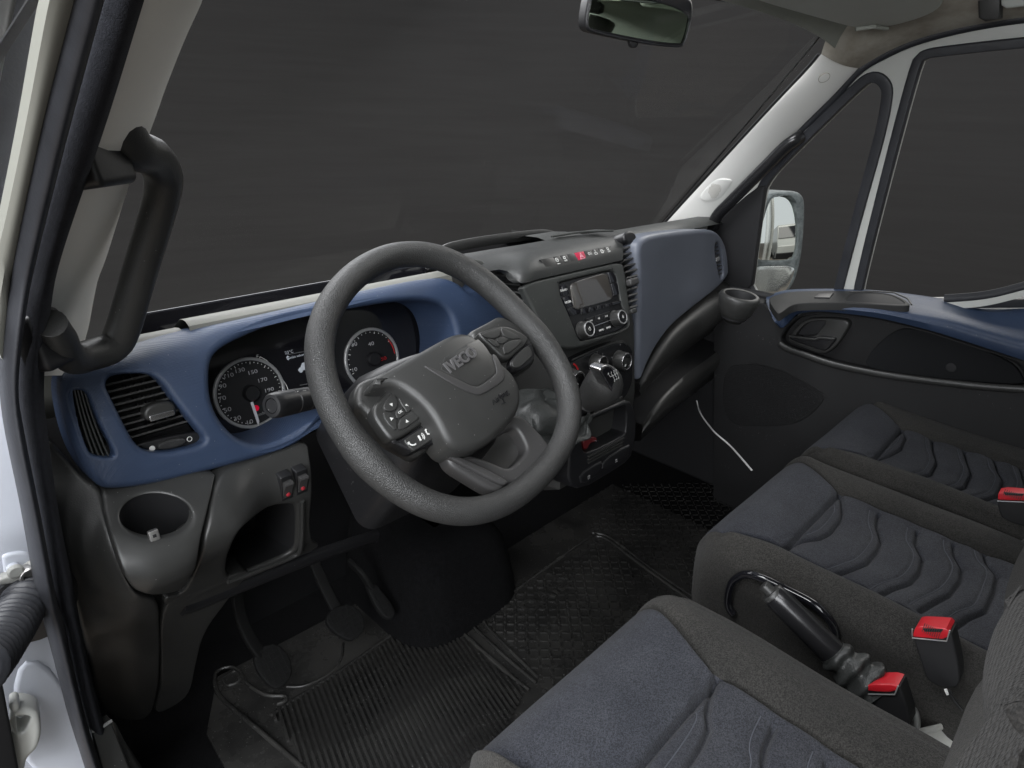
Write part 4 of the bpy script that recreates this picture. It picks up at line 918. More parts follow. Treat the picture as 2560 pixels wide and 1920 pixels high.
# cup holder at the passenger's end
cc = U(*K('D', [(1778, 468)])[0], z=.712); axc = np.array([0, .12, -1.])
rr = .041
chp = mk('cup_holder', lathe(cc, axc, [(rr-.004, -.001), (rr+.001, -.003), (rr+.006, 0), (rr+.008, .005), (rr+.006, .02), (rr-.002, .045), (rr-.02, .07)], 36, cap0=False), M['dark'], dash, sharp=70)
mk('well', lathe(cc, axc, [(rr-.003, .000), (rr-.006, .006), (rr-.010, .06), (0, .06)], 32, cap0=False), M['vblack'], chp)
fcb = FG.shift(.012)
pan('cup_console', fcb, chaikin(at(fcb, 'D', [(1660, 470), (1700, 420), (1790, 500), (1862, 492), (1868, 540), (1862, 600), (1830, 660), (1760, 640), (1680, 560)]), 2), M['dark'], dash, depth=.10, r=.016, seg=5)
mk('end_panel', plainbox(1.235, 1.262, .02, .56, .0, .66), M['vblack'], dash, bevel=.01)
# loose white cable in the passenger footwell
cd_pts = [U(*p, y=yy) for p, yy in zip(K('Q', [(672, 670), (682, 720), (700, 780), (740, 850), (800, 930), (870, 1010), (1010, 1130), (1120, 1250), (1240, 1390)]), (.20, .19, .17, .14, .10, .05, 0, -.06, -.12))]
mk('cord', tube(catmull(cd_pts, 8), .0022, 8), mat('white_cable', (.42, .42, .41), .5), label='thin pale cable hanging into the dark passenger footwell', cat='cable')
# ------------------------------------------------------------------ steering wheel
AL = R(46.5)
WC = np.array([0, .005, .785])
FWh = Frame(WC, (1, 0, 0), (0, math.cos(AL), math.sin(AL)))
sw = thing('steering_wheel', 'grey leather-grained steering wheel with buttons and raised lettering on its hub', 'steering wheel', tuple(WC))
outl = FWh.uvs(K('C', [(140, 620), (640, 72), (985, 140), (1350, 440), (1600, 820), (1637, 960), (1600, 1150), (1470, 1370), (1300, 1510), (1080, 1612), (850, 1575), (600, 1440), (400, 1280), (240, 1060), (165, 830), (190, 400), (330, 200), (1170, 265), (1490, 620), (480, 110)]))
th = np.array([math.atan2(v, u) for u, v in outl]); rr = np.array([math.hypot(u, v) for u, v in outl])
A = np.stack([np.ones_like(th)] + [f(k*th) for k in (1, 2, 3, 4) for f in (np.cos, np.sin)], 1)
co = np.linalg.solve(A.T@A + 1e-3*np.eye(A.shape[1])*np.r_[0, np.ones(8)], A.T@rr)
def rimr(t): return float(np.r_[1, [f(k*t) for k in (1, 2, 3, 4) for f in (math.cos, math.sin)]] @ co)
NR = 160
ang = np.linspace(0, 2*math.pi, NR+1)[:-1]
rimp = [FWh.pt((rimr(t)-.0175)*math.cos(t), (rimr(t)-.0175)*math.sin(t), 0) for t in ang]
def bulge(t):
    k = 1.0
    for a0, wd, am in ((R(200), .16, .10), (R(5), .16, .10), (R(125), .5, .04), (R(45), .5, .03)):
        d = (t-a0+math.pi) % (2*math.pi) - math.pi; k += am*math.exp(-(d/wd)**2)
    return k
rows = []
for t, p in zip(ang, rimp):
    er = FWh.a*math.cos(t) + FWh.b*math.sin(t); k = bulge(t)
    rows.append([p + er*.0172*k*math.cos(f) + FWh.n*.0195*k*math.sin(f) for f in np.linspace(0, 2*math.pi, 25)[:-1]])
mk('rim', loft(rows, cu=True, cv=True), M['leather'], sw, sharp=180)
def wpan(name, pts, h, mt, c='M', depth=.02, r=.004, holes=(), it=2, parent=None, **kw):
    f = FWh.shift(h)
    return mk(name, panel(f, chaikin(at(f, c, pts), it), holes=[chaikin(at(f, c, q), it) for q in holes], depth=depth, r=r, **kw), M[mt] if isinstance(mt, str) else mt, parent or sw, weld=True)
wpan('spoke', [(-30, 600), (60, 540), (140, 520), (330, 430), (640, 800), (800, 1100), (640, 1230), (545, 1290), (400, 1200), (270, 1130), (120, 960), (40, 850), (-60, 790)], -.002, 'hub', depth=.025, r=.010)
wpan('spoke', [(1020, 110), (1150, 40), (1240, -5), (1330, -60), (1450, 0), (1600, 120), (1660, 260), (1670, 400), (1560, 470), (1480, 500), (1300, 460), (1150, 300)], -.002, 'hub', depth=.025, r=.010)
wpan('lower_spoke', [(1505, 880), (1600, 960), (1700, 1060), (1775, 1150), (1805, 1215), (1790, 1290), (1690, 1430), (1590, 1505), (1460, 1535), (1385, 1540), (1340, 1605), (1250, 1620), (1040, 1490), (860, 1380), (815, 1290), (760, 1180), (1000, 1000), (1300, 900)], .0, 'hub2', depth=.022, r=.006,
     holes=[[(900, 1225), (1050, 1220), (1190, 1180), (1320, 1090), (1440, 1000), (1500, 1040), (1560, 1150), (1575, 1220), (1540, 1280), (1440, 1380), (1370, 1392), (1260, 1340), (1080, 1275), (960, 1262)]])
wpan('lower_spoke_edge', [(830, 1278), (905, 1268), (1110, 1355), (1390, 1505), (1400, 1535), (1350, 1560), (1100, 1430), (860, 1305)], .006, 'hub2', depth=.012, r=.003)
# hub cover
HUB = [(140, 600), (135, 560), (190, 500), (330, 430), (520, 330), (700, 225), (860, 135), (960, 102), (1040, 104), (1110, 145), (1220, 260), (1330, 380), (1470, 480), (1530, 580), (1552, 680), (1545, 780), (1500, 880), (1420, 970), (1330, 1060), (1230, 1150), (1100, 1215), (960, 1225), (860, 1190), (790, 1110), (700, 960), (600, 830), (480, 715), (400, 650), (320, 605), (220, 600)]
HC = FWh.shift(.034).uv(*K('M', [(900, 640)])[0])
def hdome(u, v): return .011*max(-.5, 1 - ((u-HC[0])/.085)**2 - ((v-HC[1])/.075)**2)
hub = mk('airbag_cover', panel(FWh.shift(.034), chaikin(at(FWh.shift(.034), 'M', HUB), 2), depth=.050, r=.009, grid=.010, seg=6, dome=hdome), M['hub'], sw, weld=True, sharp=180)
FHb = FWh.shift(.034)
def hpan(name, pts, mt, dh, holes=(), r=.0008, depth=.002, it=1, rect=None):
    P = chaikin(at(FHb, 'M', pts), it) if rect is None else rect
    return mk(name, panel(FHb.shift(dh), P, holes=holes, depth=depth, r=r, grid=.006, dome=hdome), M[mt] if isinstance(mt, str) else mt, hub, weld=True)
hpan('emblem_plate', [(650, 455), (1110, 165), (1150, 190), (1225, 305), (1262, 460), (1255, 525), (1095, 645), (1040, 655), (960, 630)], 'darks', .0006)
hpan('emblem_band', [(560, 455), (640, 478), (960, 640), (1040, 668), (1098, 656), (1262, 535), (1276, 470), (1240, 320), (1290, 330), (1350, 470), (1358, 545), (1325, 600), (1115, 738), (1030, 738), (820, 640)], 'hub2', .0016, r=.0012, depth=.004)
p0_ = FHb.uv(*K('M', [(830, 455)])[0], .012); p1_ = FHb.uv(*K('M', [(1085, 290)])[0], .012)
rot = math.atan2(p1_[1]-p0_[1], p1_[0]-p0_[0]); pc = ((p0_[0]+p1_[0])/2, (p0_[1]+p1_[1])/2)
tv = textvf('IVECO', FHb, pc[0], pc[1], .0205, h=hdome(*pc)+.0016, rot=rot, ext=.0014, sx=.98, bold=.0005)
mk('lettering', tv, mat('satin_letter', (.34, .33, .34), .30, None, .6, metal=.8), hub)
p0_ = FHb.uv(*K('M', [(1225, 800)])[0], .004); p1_ = FHb.uv(*K('M', [(1395, 668)])[0], .004)
rot2 = math.atan2(p1_[1]-p0_[1], p1_[0]-p0_[0]); pc = ((p0_[0]+p1_[0])/2, (p0_[1]+p1_[1])/2)
dh_ = hdome(*pc)
mk('embossed_word', textvf('Airbag', FHb, pc[0], pc[1], .0105, h=dh_+.0010, rot=rot2, ext=.0008, sx=1.25), M['black'], hub)
pi_ = FHb.uv(*K('M', [(1355, 785)])[0], .004)
mk('embossed_mark', join(boxf(Frame(FHb.pt(pi_[0], pi_[1], hdome(*pi_)), FHb.a, FHb.b), -.0035, .0035, -.0008, .0008, 0, .0012), boxf(Frame(FHb.pt(pi_[0], pi_[1]+.004, hdome(*pi_)), FHb.a, FHb.b), .001, .0028, -.004, .004, 0, .0012)), M['black'], hub)
# button pads
def tri3(f, p, s, up):
    c = f.uv(*K('M', [p])[0]); a = [(c[0]+s*math.cos(R(up+k*120)), c[1]+s*math.sin(R(up+k*120))) for k in range(3)]
    return [f.pt(*q, .0004) for q in a], [[0, 1, 2]]
bz = wpan('button_bezel', [(312, 622), (455, 725), (645, 900), (640, 935), (480, 1050), (350, 1125), (285, 1130), (190, 1005), (118, 890), (130, 800), (200, 730)], .012, 'darks', depth=.018, r=.005)
for q in ([(215, 840), (235, 770), (315, 662), (372, 793), (318, 864)], [(326, 656), (415, 742), (508, 828), (440, 880), (425, 835), (392, 798)], [(208, 855), (317, 876), (350, 940), (350, 1056), (245, 957)], [(362, 948), (446, 889), (513, 835), (598, 900), (366, 1062)], [(328, 872), (386, 810), (420, 842), (434, 884), (358, 934)]):
    wpan('button', q, .0145, 'hub', depth=.005, r=.0012, parent=bz, it=1)
f_ = FWh.shift(.0148)
for p, up in (((295, 797), 150), ((440, 800), 60), ((295, 932), 240), ((442, 956), 330)): mk('symbol', tri3(f_, p, .0028, up), M['white'], bz)
mk('symbol', textvf('OK', f_, *f_.uv(*K('M', [(380, 868)])[0]), .0046, rot=rot), M['white'], bz)
bz2 = wpan('lower_button_holder', [(275, 1135), (350, 1138), (500, 1050), (645, 945), (720, 1000), (790, 1105), (765, 1150), (640, 1180), (505, 1245), (430, 1210)], .009, 'black', depth=.02, r=.004)
bt = wpan('lower_button', [(415, 1140), (430, 1115), (615, 998), (652, 1000), (720, 1075), (714, 1106), (525, 1232), (492, 1226)], .0115, 'darks', depth=.006, r=.0015, parent=bz2)
f_ = FWh.shift(.0119)
def arcbar(f, c, r0, a0, a1, wd, rt=0): 
    P = [(c[0]+r0*math.cos(R(a)), c[1]+r0*math.sin(R(a))) for a in np.linspace(a0, a1, 7)]
    return join(*[barf(f, P[i], P[i+1], wd, 0, .0004) for i in range(6)])
c_ = f_.uv(*K('M', [(490, 1165)])[0]); mk('phone_symbol', join(arcbar(f_, (c_[0]+.002, c_[1]+.003), .0055, 190, 300, .0018), boxf(f_, c_[0]-.005, c_[0]-.0022, c_[1]+.0005, c_[1]+.0035, 0, .0004)), M['white'], bz2)
c_ = f_.uv(*K('M', [(570, 1105)])[0]); mk('voice_symbol', join(boxf(f_, c_[0]-.003, c_[0]-.0005, c_[1]-.004, c_[1]+.003, 0, .0004), arcbar(f_, c_, .0035, -50, 50, .001), arcbar(f_, c_, .0055, -50, 50, .001)), M['white'], bz2)
c_ = f_.uv(*K('M', [(645, 1050)])[0]); mk('page_symbol', panel(f_.shift(.0004), rrect(c_[0]-.004, c_[0]+.004, c_[1]-.004, c_[1]+.004, .0015), holes=[rrect(c_[0]-.0022, c_[0]+.0022, c_[1]-.0018, c_[1]+.0022, .0005)], depth=.0004, r=.0001), M['white'], bz2, weld=True)
bz = wpan('button_bezel', [(1095, 122), (1200, 85), (1330, 42), (1440, 62), (1590, 150), (1602, 200), (1500, 290), (1385, 390), (1280, 290)], .012, 'darks', depth=.018, r=.005)
for q in ([(1150, 128), (1320, 72), (1335, 140), (1265, 175), (1180, 162)], [(1330, 72), (1345, 74), (1465, 130), (1525, 175), (1420, 178), (1345, 140)], [(1190, 170), (1268, 182), (1325, 235), (1285, 255)], [(1345, 148), (1412, 184), (1335, 232), (1275, 182)], [(1420, 186), (1528, 182), (1526, 215), (1372, 340), (1342, 242)]):
    wpan('button', q, .0145, 'hub', depth=.005, r=.0012, parent=bz, it=1)
bz2 = wpan('lower_button_holder', [(1385, 385), (1600, 195), (1640, 250), (1655, 330), (1640, 400), (1480, 495)], .009, 'black', depth=.02, r=.004)
wpan('lower_button', [(1412, 402), (1560, 244), (1598, 248), (1632, 318), (1618, 350), (1482, 470)], .0115, 'darks', depth=.006, r=.0015, parent=bz2)

# ------------------------------------------------------------------ steering column and stalk
cl = thing('steering_column', 'black steering column shroud with light stalk behind the wheel', 'steering column', tuple(FWh.pt(0, -.02, -.2)))
rows = []
for h, hw, hh, dv in ((-.018, .030, .030, 0), (-.020, .045, .045, 0), (-.03, .062, .055, -.004), (-.06, .085, .066, -.012), (-.10, .098, .076, -.02), (-.17, .100, .080, -.03), (-.26, .100, .082, -.04)):
    q = rrect(-hw, hw, -hh+dv, hh+dv*.3, .03, 5); rows.append([FWh.pt(u, v, h) for u, v in q])
mk('shroud', loft(rows, cu=True), M['black'], cl, sharp=50)
E0 = U(*K('J', [(722, 783)])[0], y=.105); E1 = U(*K('J', [(1190, 690)])[0], y=.135); dx = (E1-E0); Ls = np.linalg.norm(dx)
stk = mk('light_stalk', lathe(E0, dx, [(0, -.0005), (.0085, -.0005), (.0092, .0006), (.0098, -.0012), (.0142, -.0008), (.0158, .002), (.0165, .012), (.0162, .036), (.0152, .0365), (.0152, .0372), (.0162, .038), (.0158, .058), (.0150, .0585), (.0150, .0592), (.0158, .060), (.0150, .085), (.012, Ls)], 32), M['black'], cl, sharp=35)
sd = np.array(dx)/Ls; axn = np.cross(sd, np.array([0, 0, 1.])); axn /= np.linalg.norm(axn)
for (p, kind) in (((990, 655), 0), ((1048, 632), 1), ((1115, 650), 2)):
    q = U(*K('J', [p])[0], P=E0 + np.array([-.004, -.012, .008]), N=np.cross(sd, np.cross(sd, CAM-E0)))
    fs = Frame(q, sd, np.cross(np.cross(sd, CAM-E0), sd)*0 + np.cross(np.cross(sd, q-CAM), sd)*0 + np.array([0, .4, .9]))
    if kind == 0: P = [panel(fs, circ(0, 0, .0030, 12), holes=[circ(0, 0, .0018, 12)], depth=.0003, r=.0001)] + [boxf(fs, -.0062, -.0038, d-.0004, d+.0004, 0, .0004) for d in (-.002, 0, .002)]
    elif kind == 1: P = [boxf(fs, -.003, .003, -.0006, .0006, 0, .0004)]
    else: P = [boxf(fs, -.0055, .0055, -.0012, .0012, 0, .0004), ([fs.pt(-.007, 0, .0004), fs.pt(-.004, .0035, .0004), fs.pt(-.004, -.0035, .0004)], [[0, 1, 2]]), ([fs.pt(.007, 0, .0004), fs.pt(.004, .0035, .0004), fs.pt(.004, -.0035, .0004)], [[0, 1, 2]])]
    mk('symbol', join(*P), M['white'], stk)

# ------------------------------------------------------------------ gear lever
gl_ = thing('gear_lever', 'grained black gear lever with chrome shift pattern plate and gaiter', 'gear lever', tuple(U(1375, 1080, y=.08)))
Pb = U(*K('L', [(345, 745)])[0], y=.045); Pt = U(*K('L', [(640, 430)])[0], y=-.005)
axg = Pt-Pb; Lg = np.linalg.norm(axg); dg = axg/Lg
tocam = CAM-Pt; tocam /= np.linalg.norm(tocam)
sv = np.cross(dg, tocam); sv /= np.linalg.norm(sv); fv = np.cross(sv, dg)
prof = [(0, .0150, .0150), (.06, .0175, .0165), (.15, .0215, .019), (.30, .0265, .0225), (.48, .0305, .026), (.66, .0325, .029), (.82, .0315, .029), (.94, .0275, .026), (1.04, .021, .020), (1.11, .012, .011), (1.135, .002, .002)]
rows = [[Pb + dg*Lg*t + sv*a*1.1*math.cos(f) + fv*b*1.1*math.sin(f) + sv*.004*math.sin(math.pi*t) for f in np.linspace(0, 2*math.pi, 33)[:-1]] for t, a, b in prof]
mk('knob', loft(rows, cu=True), M['leather'], gl_, sharp=180)
mk('collar', lathe(Pb + dg*Lg*.07, dg, [(.0172, -.002), (.0205, -.0025), (.0215, 0), (.0205, .0025), (.0172, .002)], 28), M['hub2'], gl_)
mk('shaft', lathe(Pb - dg*.05, dg, [(.0135, 0), (.0135, .055)], 20), M['black'], gl_)
FGp = Frame(U(*K('L', [(640, 450)])[0], P=Pt + tocam*.030, N=(tocam*.7 + np.array([.55, -.35, .35]))), np.cross(np.array([0, 0, 1.]), tocam*.7 + np.array([.55, -.35, .35])), (0, 0, 1))
po_ = chaikin(at(FGp, 'L', [(522, 390), (535, 350), (590, 318), (650, 330), (705, 390), (742, 470), (745, 530), (720, 600), (660, 620), (630, 575), (600, 520), (560, 450)]), 2)
pi2 = chaikin(at(FGp, 'L', [(552, 385), (590, 345), (640, 348), (690, 400), (732, 480), (735, 525), (665, 562), (640, 540), (610, 490), (570, 425)]), 2)
pt_ = mk('chrome_frame', panel(FGp, po_, holes=[pi2], depth=.022, r=.002), M['chrome'], gl_, weld=True)
mk('pattern_plate', panel(FGp.shift(-.001), pi2, depth=.006, r=.0005), M['gloss'], pt_, weld=True)
fg2 = FGp.shift(-.0006)
for s_, p in (('R', (618, 415)), ('1', (648, 402)), ('3', (676, 388)), ('5', (700, 378)), ('2', (686, 486)), ('4', (708, 470)), ('6', (728, 455))):
    txt('legend', s_, fg2, FGp.uv(*K('L', [p])[0]), .0060, M['white'], pt_)
g = lambda *p: FGp.uv(*K('L', [p])[0])
mk('shift_lines', join(*[barf(fg2, a, b, .0008, 0, .0004) for a, b in ((g(640, 447), g(722, 405)), (g(640, 447), g(628, 430)), (g(655, 420), g(682, 465)), (g(682, 405), g(706, 450)), (g(704, 395), g(724, 440)))]), M['white'], pt_)
# gaiter: folded vinyl cone between console and shaft
bc = U(*K('M', [(1720, 950)])[0], y=.085); tp = Pb - dg*.015
rows = []
for k in range(22):
    t = k/21; c_ = bc*(1-t) + tp*t; ra = .056*(1-t)**.7 + .017
    row = []
    for j in range(48):
        f = 2*math.pi*j/48; wv = 1 + .16*math.sin(3*f + 5*t)*math.sin(math.pi*t) + .10*math.sin(7*f - 9*t)*math.sin(math.pi*t) + .07*math.sin(t*22 + f*2)*math.sin(math.pi*t)
        row.append(c_ + (sv*math.cos(f) + fv*math.sin(f))*ra*wv + dg*.010*math.sin(2*f+t*6)*math.sin(math.pi*t))
    rows.append(row)
mk('gaiter', loft(rows, cu=True), M['boot'], gl_, sharp=180)
# moulded mount the lever grows from
rows = []
mt_ = [(.0, .060), (-.02, .072), (-.06, .085), (-.12, .09)]
rows = [[bc + dg*h + (sv*math.cos(f) + fv*math.sin(f))*r_ for f in np.linspace(0, 2*math.pi, 33)[:-1]] for h, r_ in [(.004, .050), (.004, .058)] + mt_]
mk('gaiter_mount', loft(rows, cu=True), M['dark'], gl_, sharp=40)
# ------------------------------------------------------------------ seats
def segdist(P, poly):
    d = np.full(P.shape[:-1], 1e9)
    for a, b in zip(poly[:-1], poly[1:]):
        a = np.array(a); b = np.array(b); ab = b-a; L2 = ab@ab + 1e-12
        t = np.clip(((P-a)@ab)/L2, 0, 1); q = a + t[..., None]*ab
        d = np.minimum(d, np.linalg.norm(P-q, axis=-1))
    return d
def sstep(t): t = np.clip(t, 0, 1); return t*t*(3-2*t)
def cushion(parent, x0, x1, yf, yb, zt, zb, bl, br, ys, fl, frr, waves, rn=.055, blh=.016, brh=.016, slope=.02, mats=None):
    """upholstered seat pad: side walls, bolsters, front panel, quilted middle with stitched waves; returned in four pieces"""
    NY = 290; ysr = np.r_[np.linspace(yb, yf-rn, NY)]
    rows_y = list(ysr) ; drop = [0.]*len(ysr)
    for k in range(1, 19):
        t = k/18*math.pi/2; rows_y.append(yf-rn + rn*math.sin(t)); drop.append(1.35*rn*(1-math.cos(t)))
    H = zt-zb
    last = drop[-1]
    for k in range(1, 9):
        rows_y.append(yf - .012*(k/8)**2); drop.append(last + (H-last)*k/8)
    rows_y = np.array(rows_y); drop = np.array(drop)
    nS, nA, nB, nC = 7, 6, 14, 120
    r = .030
    cols = []   # (kind, param)
    for k in range(nS): cols.append(('ls', k/nS))
    for k in range(nA): cols.append(('la', k/nA))
    for k in range(nB): cols.append(('lb', k/nB))
    for k in range(nC): cols.append(('c', k/nC))
    for k in range(nB): cols.append(('rb', k/nB))
    for k in range(nA+1): cols.append(('ra', k/nA))
    for k in range(1, nS+1): cols.append(('rs', k/nS))
    X = np.zeros((len(rows_y), len(cols))); Z = np.zeros_like(X)
    fy = sstep((rows_y-ys)/(yf-rn*.3-ys))
    BL = bl - fl*fy; BR = br + frr*fy
    for j, (kd, p) in enumerate(cols):
        if kd == 'ls': X[:, j] = x0 - .004*math.sin(math.pi*p); Z[:, j] = zb + (H-r)*p
        elif kd == 'la': a = p*math.pi/2; X[:, j] = x0 + r*(1-math.cos(a)); Z[:, j] = zt - r + r*math.sin(a)
        elif kd == 'lb': X[:, j] = x0+r + (BL-x0-r)*p; Z[:, j] = zt + blh*math.sin(math.pi*min(1, .15+.85*p))
        elif kd == 'c': X[:, j] = BL + (BR-BL)*p; Z[:, j] = zt
        elif kd == 'rb': X[:, j] = BR + (x1-r-BR)*p; Z[:, j] = zt + brh*math.sin(math.pi*min(1, .85*(1-p)+.15))
        elif kd == 'ra': a = p*math.pi/2; X[:, j] = x1-r + r*math.sin(a); Z[:, j] = zt - r + r*math.cos(a)
        else: X[:, j] = x1 + .004*math.sin(math.pi*p); Z[:, j] = zt - r - (H-r)*p
    Y = np.repeat(rows_y[:, None], len(cols), 1)
    P2 = np.stack([X, Y], -1)
    isC = np.array([c[0] == 'c' for c in cols]); isTop = np.array([c[0] in ('lb', 'c', 'rb') for c in cols])
    g = np.zeros_like(X)
    # seams between pieces
    dl = np.abs(X - BL[:, None]); dr_ = np.abs(X - BR[:, None])
    g -= (.009*np.exp(-(dl/.0035)**2) + .009*np.exp(-(dr_/.0035)**2))*isTop
    cen = ((X > BL[:, None]) & (X < BR[:, None])).astype(float)
    g -= .011*np.exp(-((Y-ys)/.0036)**2)*isC + .003*np.exp(-((Y-ys)/.012)**2)*isC
    # stitched waves: each panel swells away from its stitch line
    for wv in waves:
        d = segdist(P2, wv); g -= .0100*np.exp(-(d/.0030)**2)*isC; g -= .005*np.exp(-(d/.016)**2)*isC
        off = [(a, b+.016) for a, b in wv]
        d2 = segdist(P2, off); g -= .0016*np.exp(-(d2/.0028)**2)*isC
    g += .010*cen*np.exp(-((Y-(yf-rn-.03))/.06)**2)*isC
    rng = np.random.RandomState(int(abs(x0)*1000)+3)
    for _ in range(24):
        kx, ky, ph = rng.uniform(-30, 30), rng.uniform(-30, 30), rng.uniform(0, 6.3)
        g += .0004*np.sin(kx*X + ky*Y + ph)
    Z = Z + g
    Z -= slope*np.clip((yf-Y)/(yf-yb), 0, 1)*((Z-zb)/H)
    f = (H-drop)/H
    Z = zb + (Z-zb)*f[:, None]
    xc = (x0+x1)/2; pin = np.clip(drop/rn, 0, 1)
    X = xc + (X-xc)*(1 - .045*pin[:, None]**2)
    # rounded plan corners at the nose
    e = np.clip((np.abs(X-xc)/((x1-x0)/2) - .72)/.28, 0, 1)
    Y = Y - .030*e**2*np.clip((Y-(yf-2*rn))/(2*rn), 0, 1)
    pts = np.stack([X, Y, Z], -1)
    jl = next(i for i, c in enumerate(cols) if c[0] == 'c'); jr = next(i for i, c in enumerate(cols) if c[0] == 'rb')
    iy = int(np.argmin(np.abs(rows_y[:NY]-ys)))
    for wv in waves:
        q = np.array(catmull([(a, b+.016) for a, b in wv], 6)); ln = []
        for a, b in q:
            dd = (X[:NY]-a)**2 + (Y[:NY]-b)**2; i, j = np.unravel_index(np.argmin(dd), dd.shape)
            if isC[j] and dd[i, j] < 1e-4 and b < ys-.004: ln.append((a, b, Z[i, j]+.0004))
        if len(ln) > 4: mk('stitching', tube(ln, .0007, 5), M['stitch'], parent)
    def piece(name, i0, i1, j0, j1, mt):
        mk(name, loft(pts[i0:i1+1, j0:j1+1]), mt, parent, sharp=180)
    mm = mats
    piece('left_bolster', 0, len(rows_y)-1, 0, jl, mm[0]); piece('right_bolster', 0, len(rows_y)-1, jr, len(cols)-1, mm[0])
    piece('front_panel', iy, len(rows_y)-1, jl, jr, mm[1]); piece('quilted_panel', 0, iy, jl, jr, mm[2])
ZB = .45
def zs(pts, z=ZB): return [tuple(U(*p, z=z)[:2]) for p in pts]
wm = [[(735, 462), (745, 530), (738, 562), (690, 622), (640, 650), (560, 665), (490, 695)],
      [(900, 542), (895, 590), (915, 650), (900, 690), (850, 750), (780, 780), (720, 802)],
      [(1070, 612), (1065, 660), (1100, 720), (1085, 780), (1040, 830), (960, 860), (910, 888)],
      [(1230, 662), (1235, 700), (1272, 760), (1265, 810), (1220, 870), (1130, 920), (1085, 950)],
      [(1365, 700), (1380, 740), (1425, 790), (1410, 860), (1375, 940), (1300, 970), (1235, 1015)]]
wo = [[(985, 160), (1020, 215), (1000, 260), (940, 295), (880, 315)],
      [(1135, 225), (1140, 265), (1158, 310), (1130, 365), (1060, 388)],
      [(1275, 270), (1290, 315), (1308, 355), (1280, 415), (1215, 440)],
      [(1405, 300), (1420, 350), (1447, 390), (1420, 450), (1340, 475)],
      [(1510, 320), (1530, 370), (1545, 420), (1510, 480), (1440, 500)]]
bench = thing('passenger_bench', 'two-place passenger bench in grey and blue-grey cloth', 'seat', (.8, -.4, 0))
c3 = (M['cloth'], M['clothb'], M['clothq'])
sm = thing  # seats of the bench are its parts
cushion(bench, .362, .798, -.182, -.80, ZB, .265, .436, .700, -.322, .050, .055, [zs(K('G', w)) for w in wm], mats=c3)
cushion(bench, .800, 1.222, -.184, -.80, ZB, .265, .880, 1.105, -.325, .060, .082, [zs(K('G', w)) for w in wo], mats=c3)
mk('base', plainbox(.40, 1.20, -.78, -.27, 0, .27), M['vblack'], bench, bevel=.01)
mk('side_plate', plainbox(.366, .372, -.60, -.24, .20, .30), M['black'], bench, bevel=.002)
lpz = [U(*p, x=.352) for p in K('N', [(345, 400), (318, 360), (310, 300), (330, 210), (370, 165), (430, 145), (520, 165), (700, 250), (850, 330), (940, 410), (990, 490), (1000, 560)])]
mk('loop_handle', tube(catmull(lpz, 8), .0068, 12), M['gloss'], bench, sharp=80)
# bench backrest edge
FBm = Frame((.55, -.60, .47), (-1, 0, 0), (0, -.33, .94))
pan('backrest', FBm.shift(.02), chaikin(at(FBm.shift(.02), 'G', [(1560, 600), (1500, 690), (1440, 790), (1400, 890), (1380, 980), (1385, 1100), (1560, 1300), (1700, 1200), (1700, 650)]), 2), M['clothd'], bench, depth=.12, r=.03, seg=6)

ds = thing('driver_seat', 'grey and blue-grey cloth driver seat in the foreground', 'seat', (0, -.45, 0))
ZD = .49
wd_ = [[(230, 800), (195, 920), (180, 1010), (195, 1100), (150, 1200), (60, 1340), (-100, 1560)], [(612, 1098), (560, 1210), (545, 1300), (560, 1400), (500, 1550), (350, 1750)], [(960, 1325), (930, 1420), (930, 1520), (860, 1700), (700, 1900)]]
cushion(ds, -.235, .186, -.232, -.62, ZD, .33, -.165, .078, -.386, .03, .040, [[tuple(U(*p, z=ZD)[:2]) for p in K('N', w)] for w in wd_], blh=.018, brh=.010, slope=.004, mats=c3)
mk('base', plainbox(-.19, .15, -.62, -.29, 0, .34), M['vblack'], ds, bevel=.02)
FBk = Frame((0, -.50, .50), (-1, 0, 0), (0, -.33, .94))
FBs = FBk.shift(.03)
bo = at(FBs, 'P', [(1090, 40), (990, 110), (900, 175), (820, 250), (730, 390), (640, 540), (560, 680), (500, 850), (462, 1050), (455, 1250), (465, 1400), (500, 1560), (560, 1750), (700, 1900)])
bi = at(FBs, 'P', [(700, 1900), (640, 1760), (690, 1640), (750, 1500), (870, 1330), (990, 1190), (1100, 1080), (1200, 900), (1250, 400)])
pan('backrest_bolster', FBs, chaikin(bo + bi[1:], 2), M['clothd'], ds, depth=.10, r=.022, seg=6)
f2 = FBk.shift(.012)
pan('backrest_panel', f2, chaikin(at(f2, 'P', [(690, 1900), (640, 1740), (690, 1630), (750, 1500), (870, 1330), (990, 1190), (1100, 1080), (1400, 900), (1500, 1900)]), 2), M['clothb'], ds, depth=.08, r=.012)
mk('backrest_shell', join(panel(Frame((0, -.66, .75), (-1, 0, 0), (0, -.33, .94)), rrect(-.19, .20, -.18, .42, .08), depth=.07, r=.03, back=True)), M['cloth'], ds, weld=True)
mk('headrest', panel(Frame((0, -.80, 1.24), (-1, 0, 0), (0, -.2, .98)), rrect(-.13, .13, -.08, .10, .05), depth=.09, r=.04, back=True, seg=6), M['cloth'], ds, weld=True)

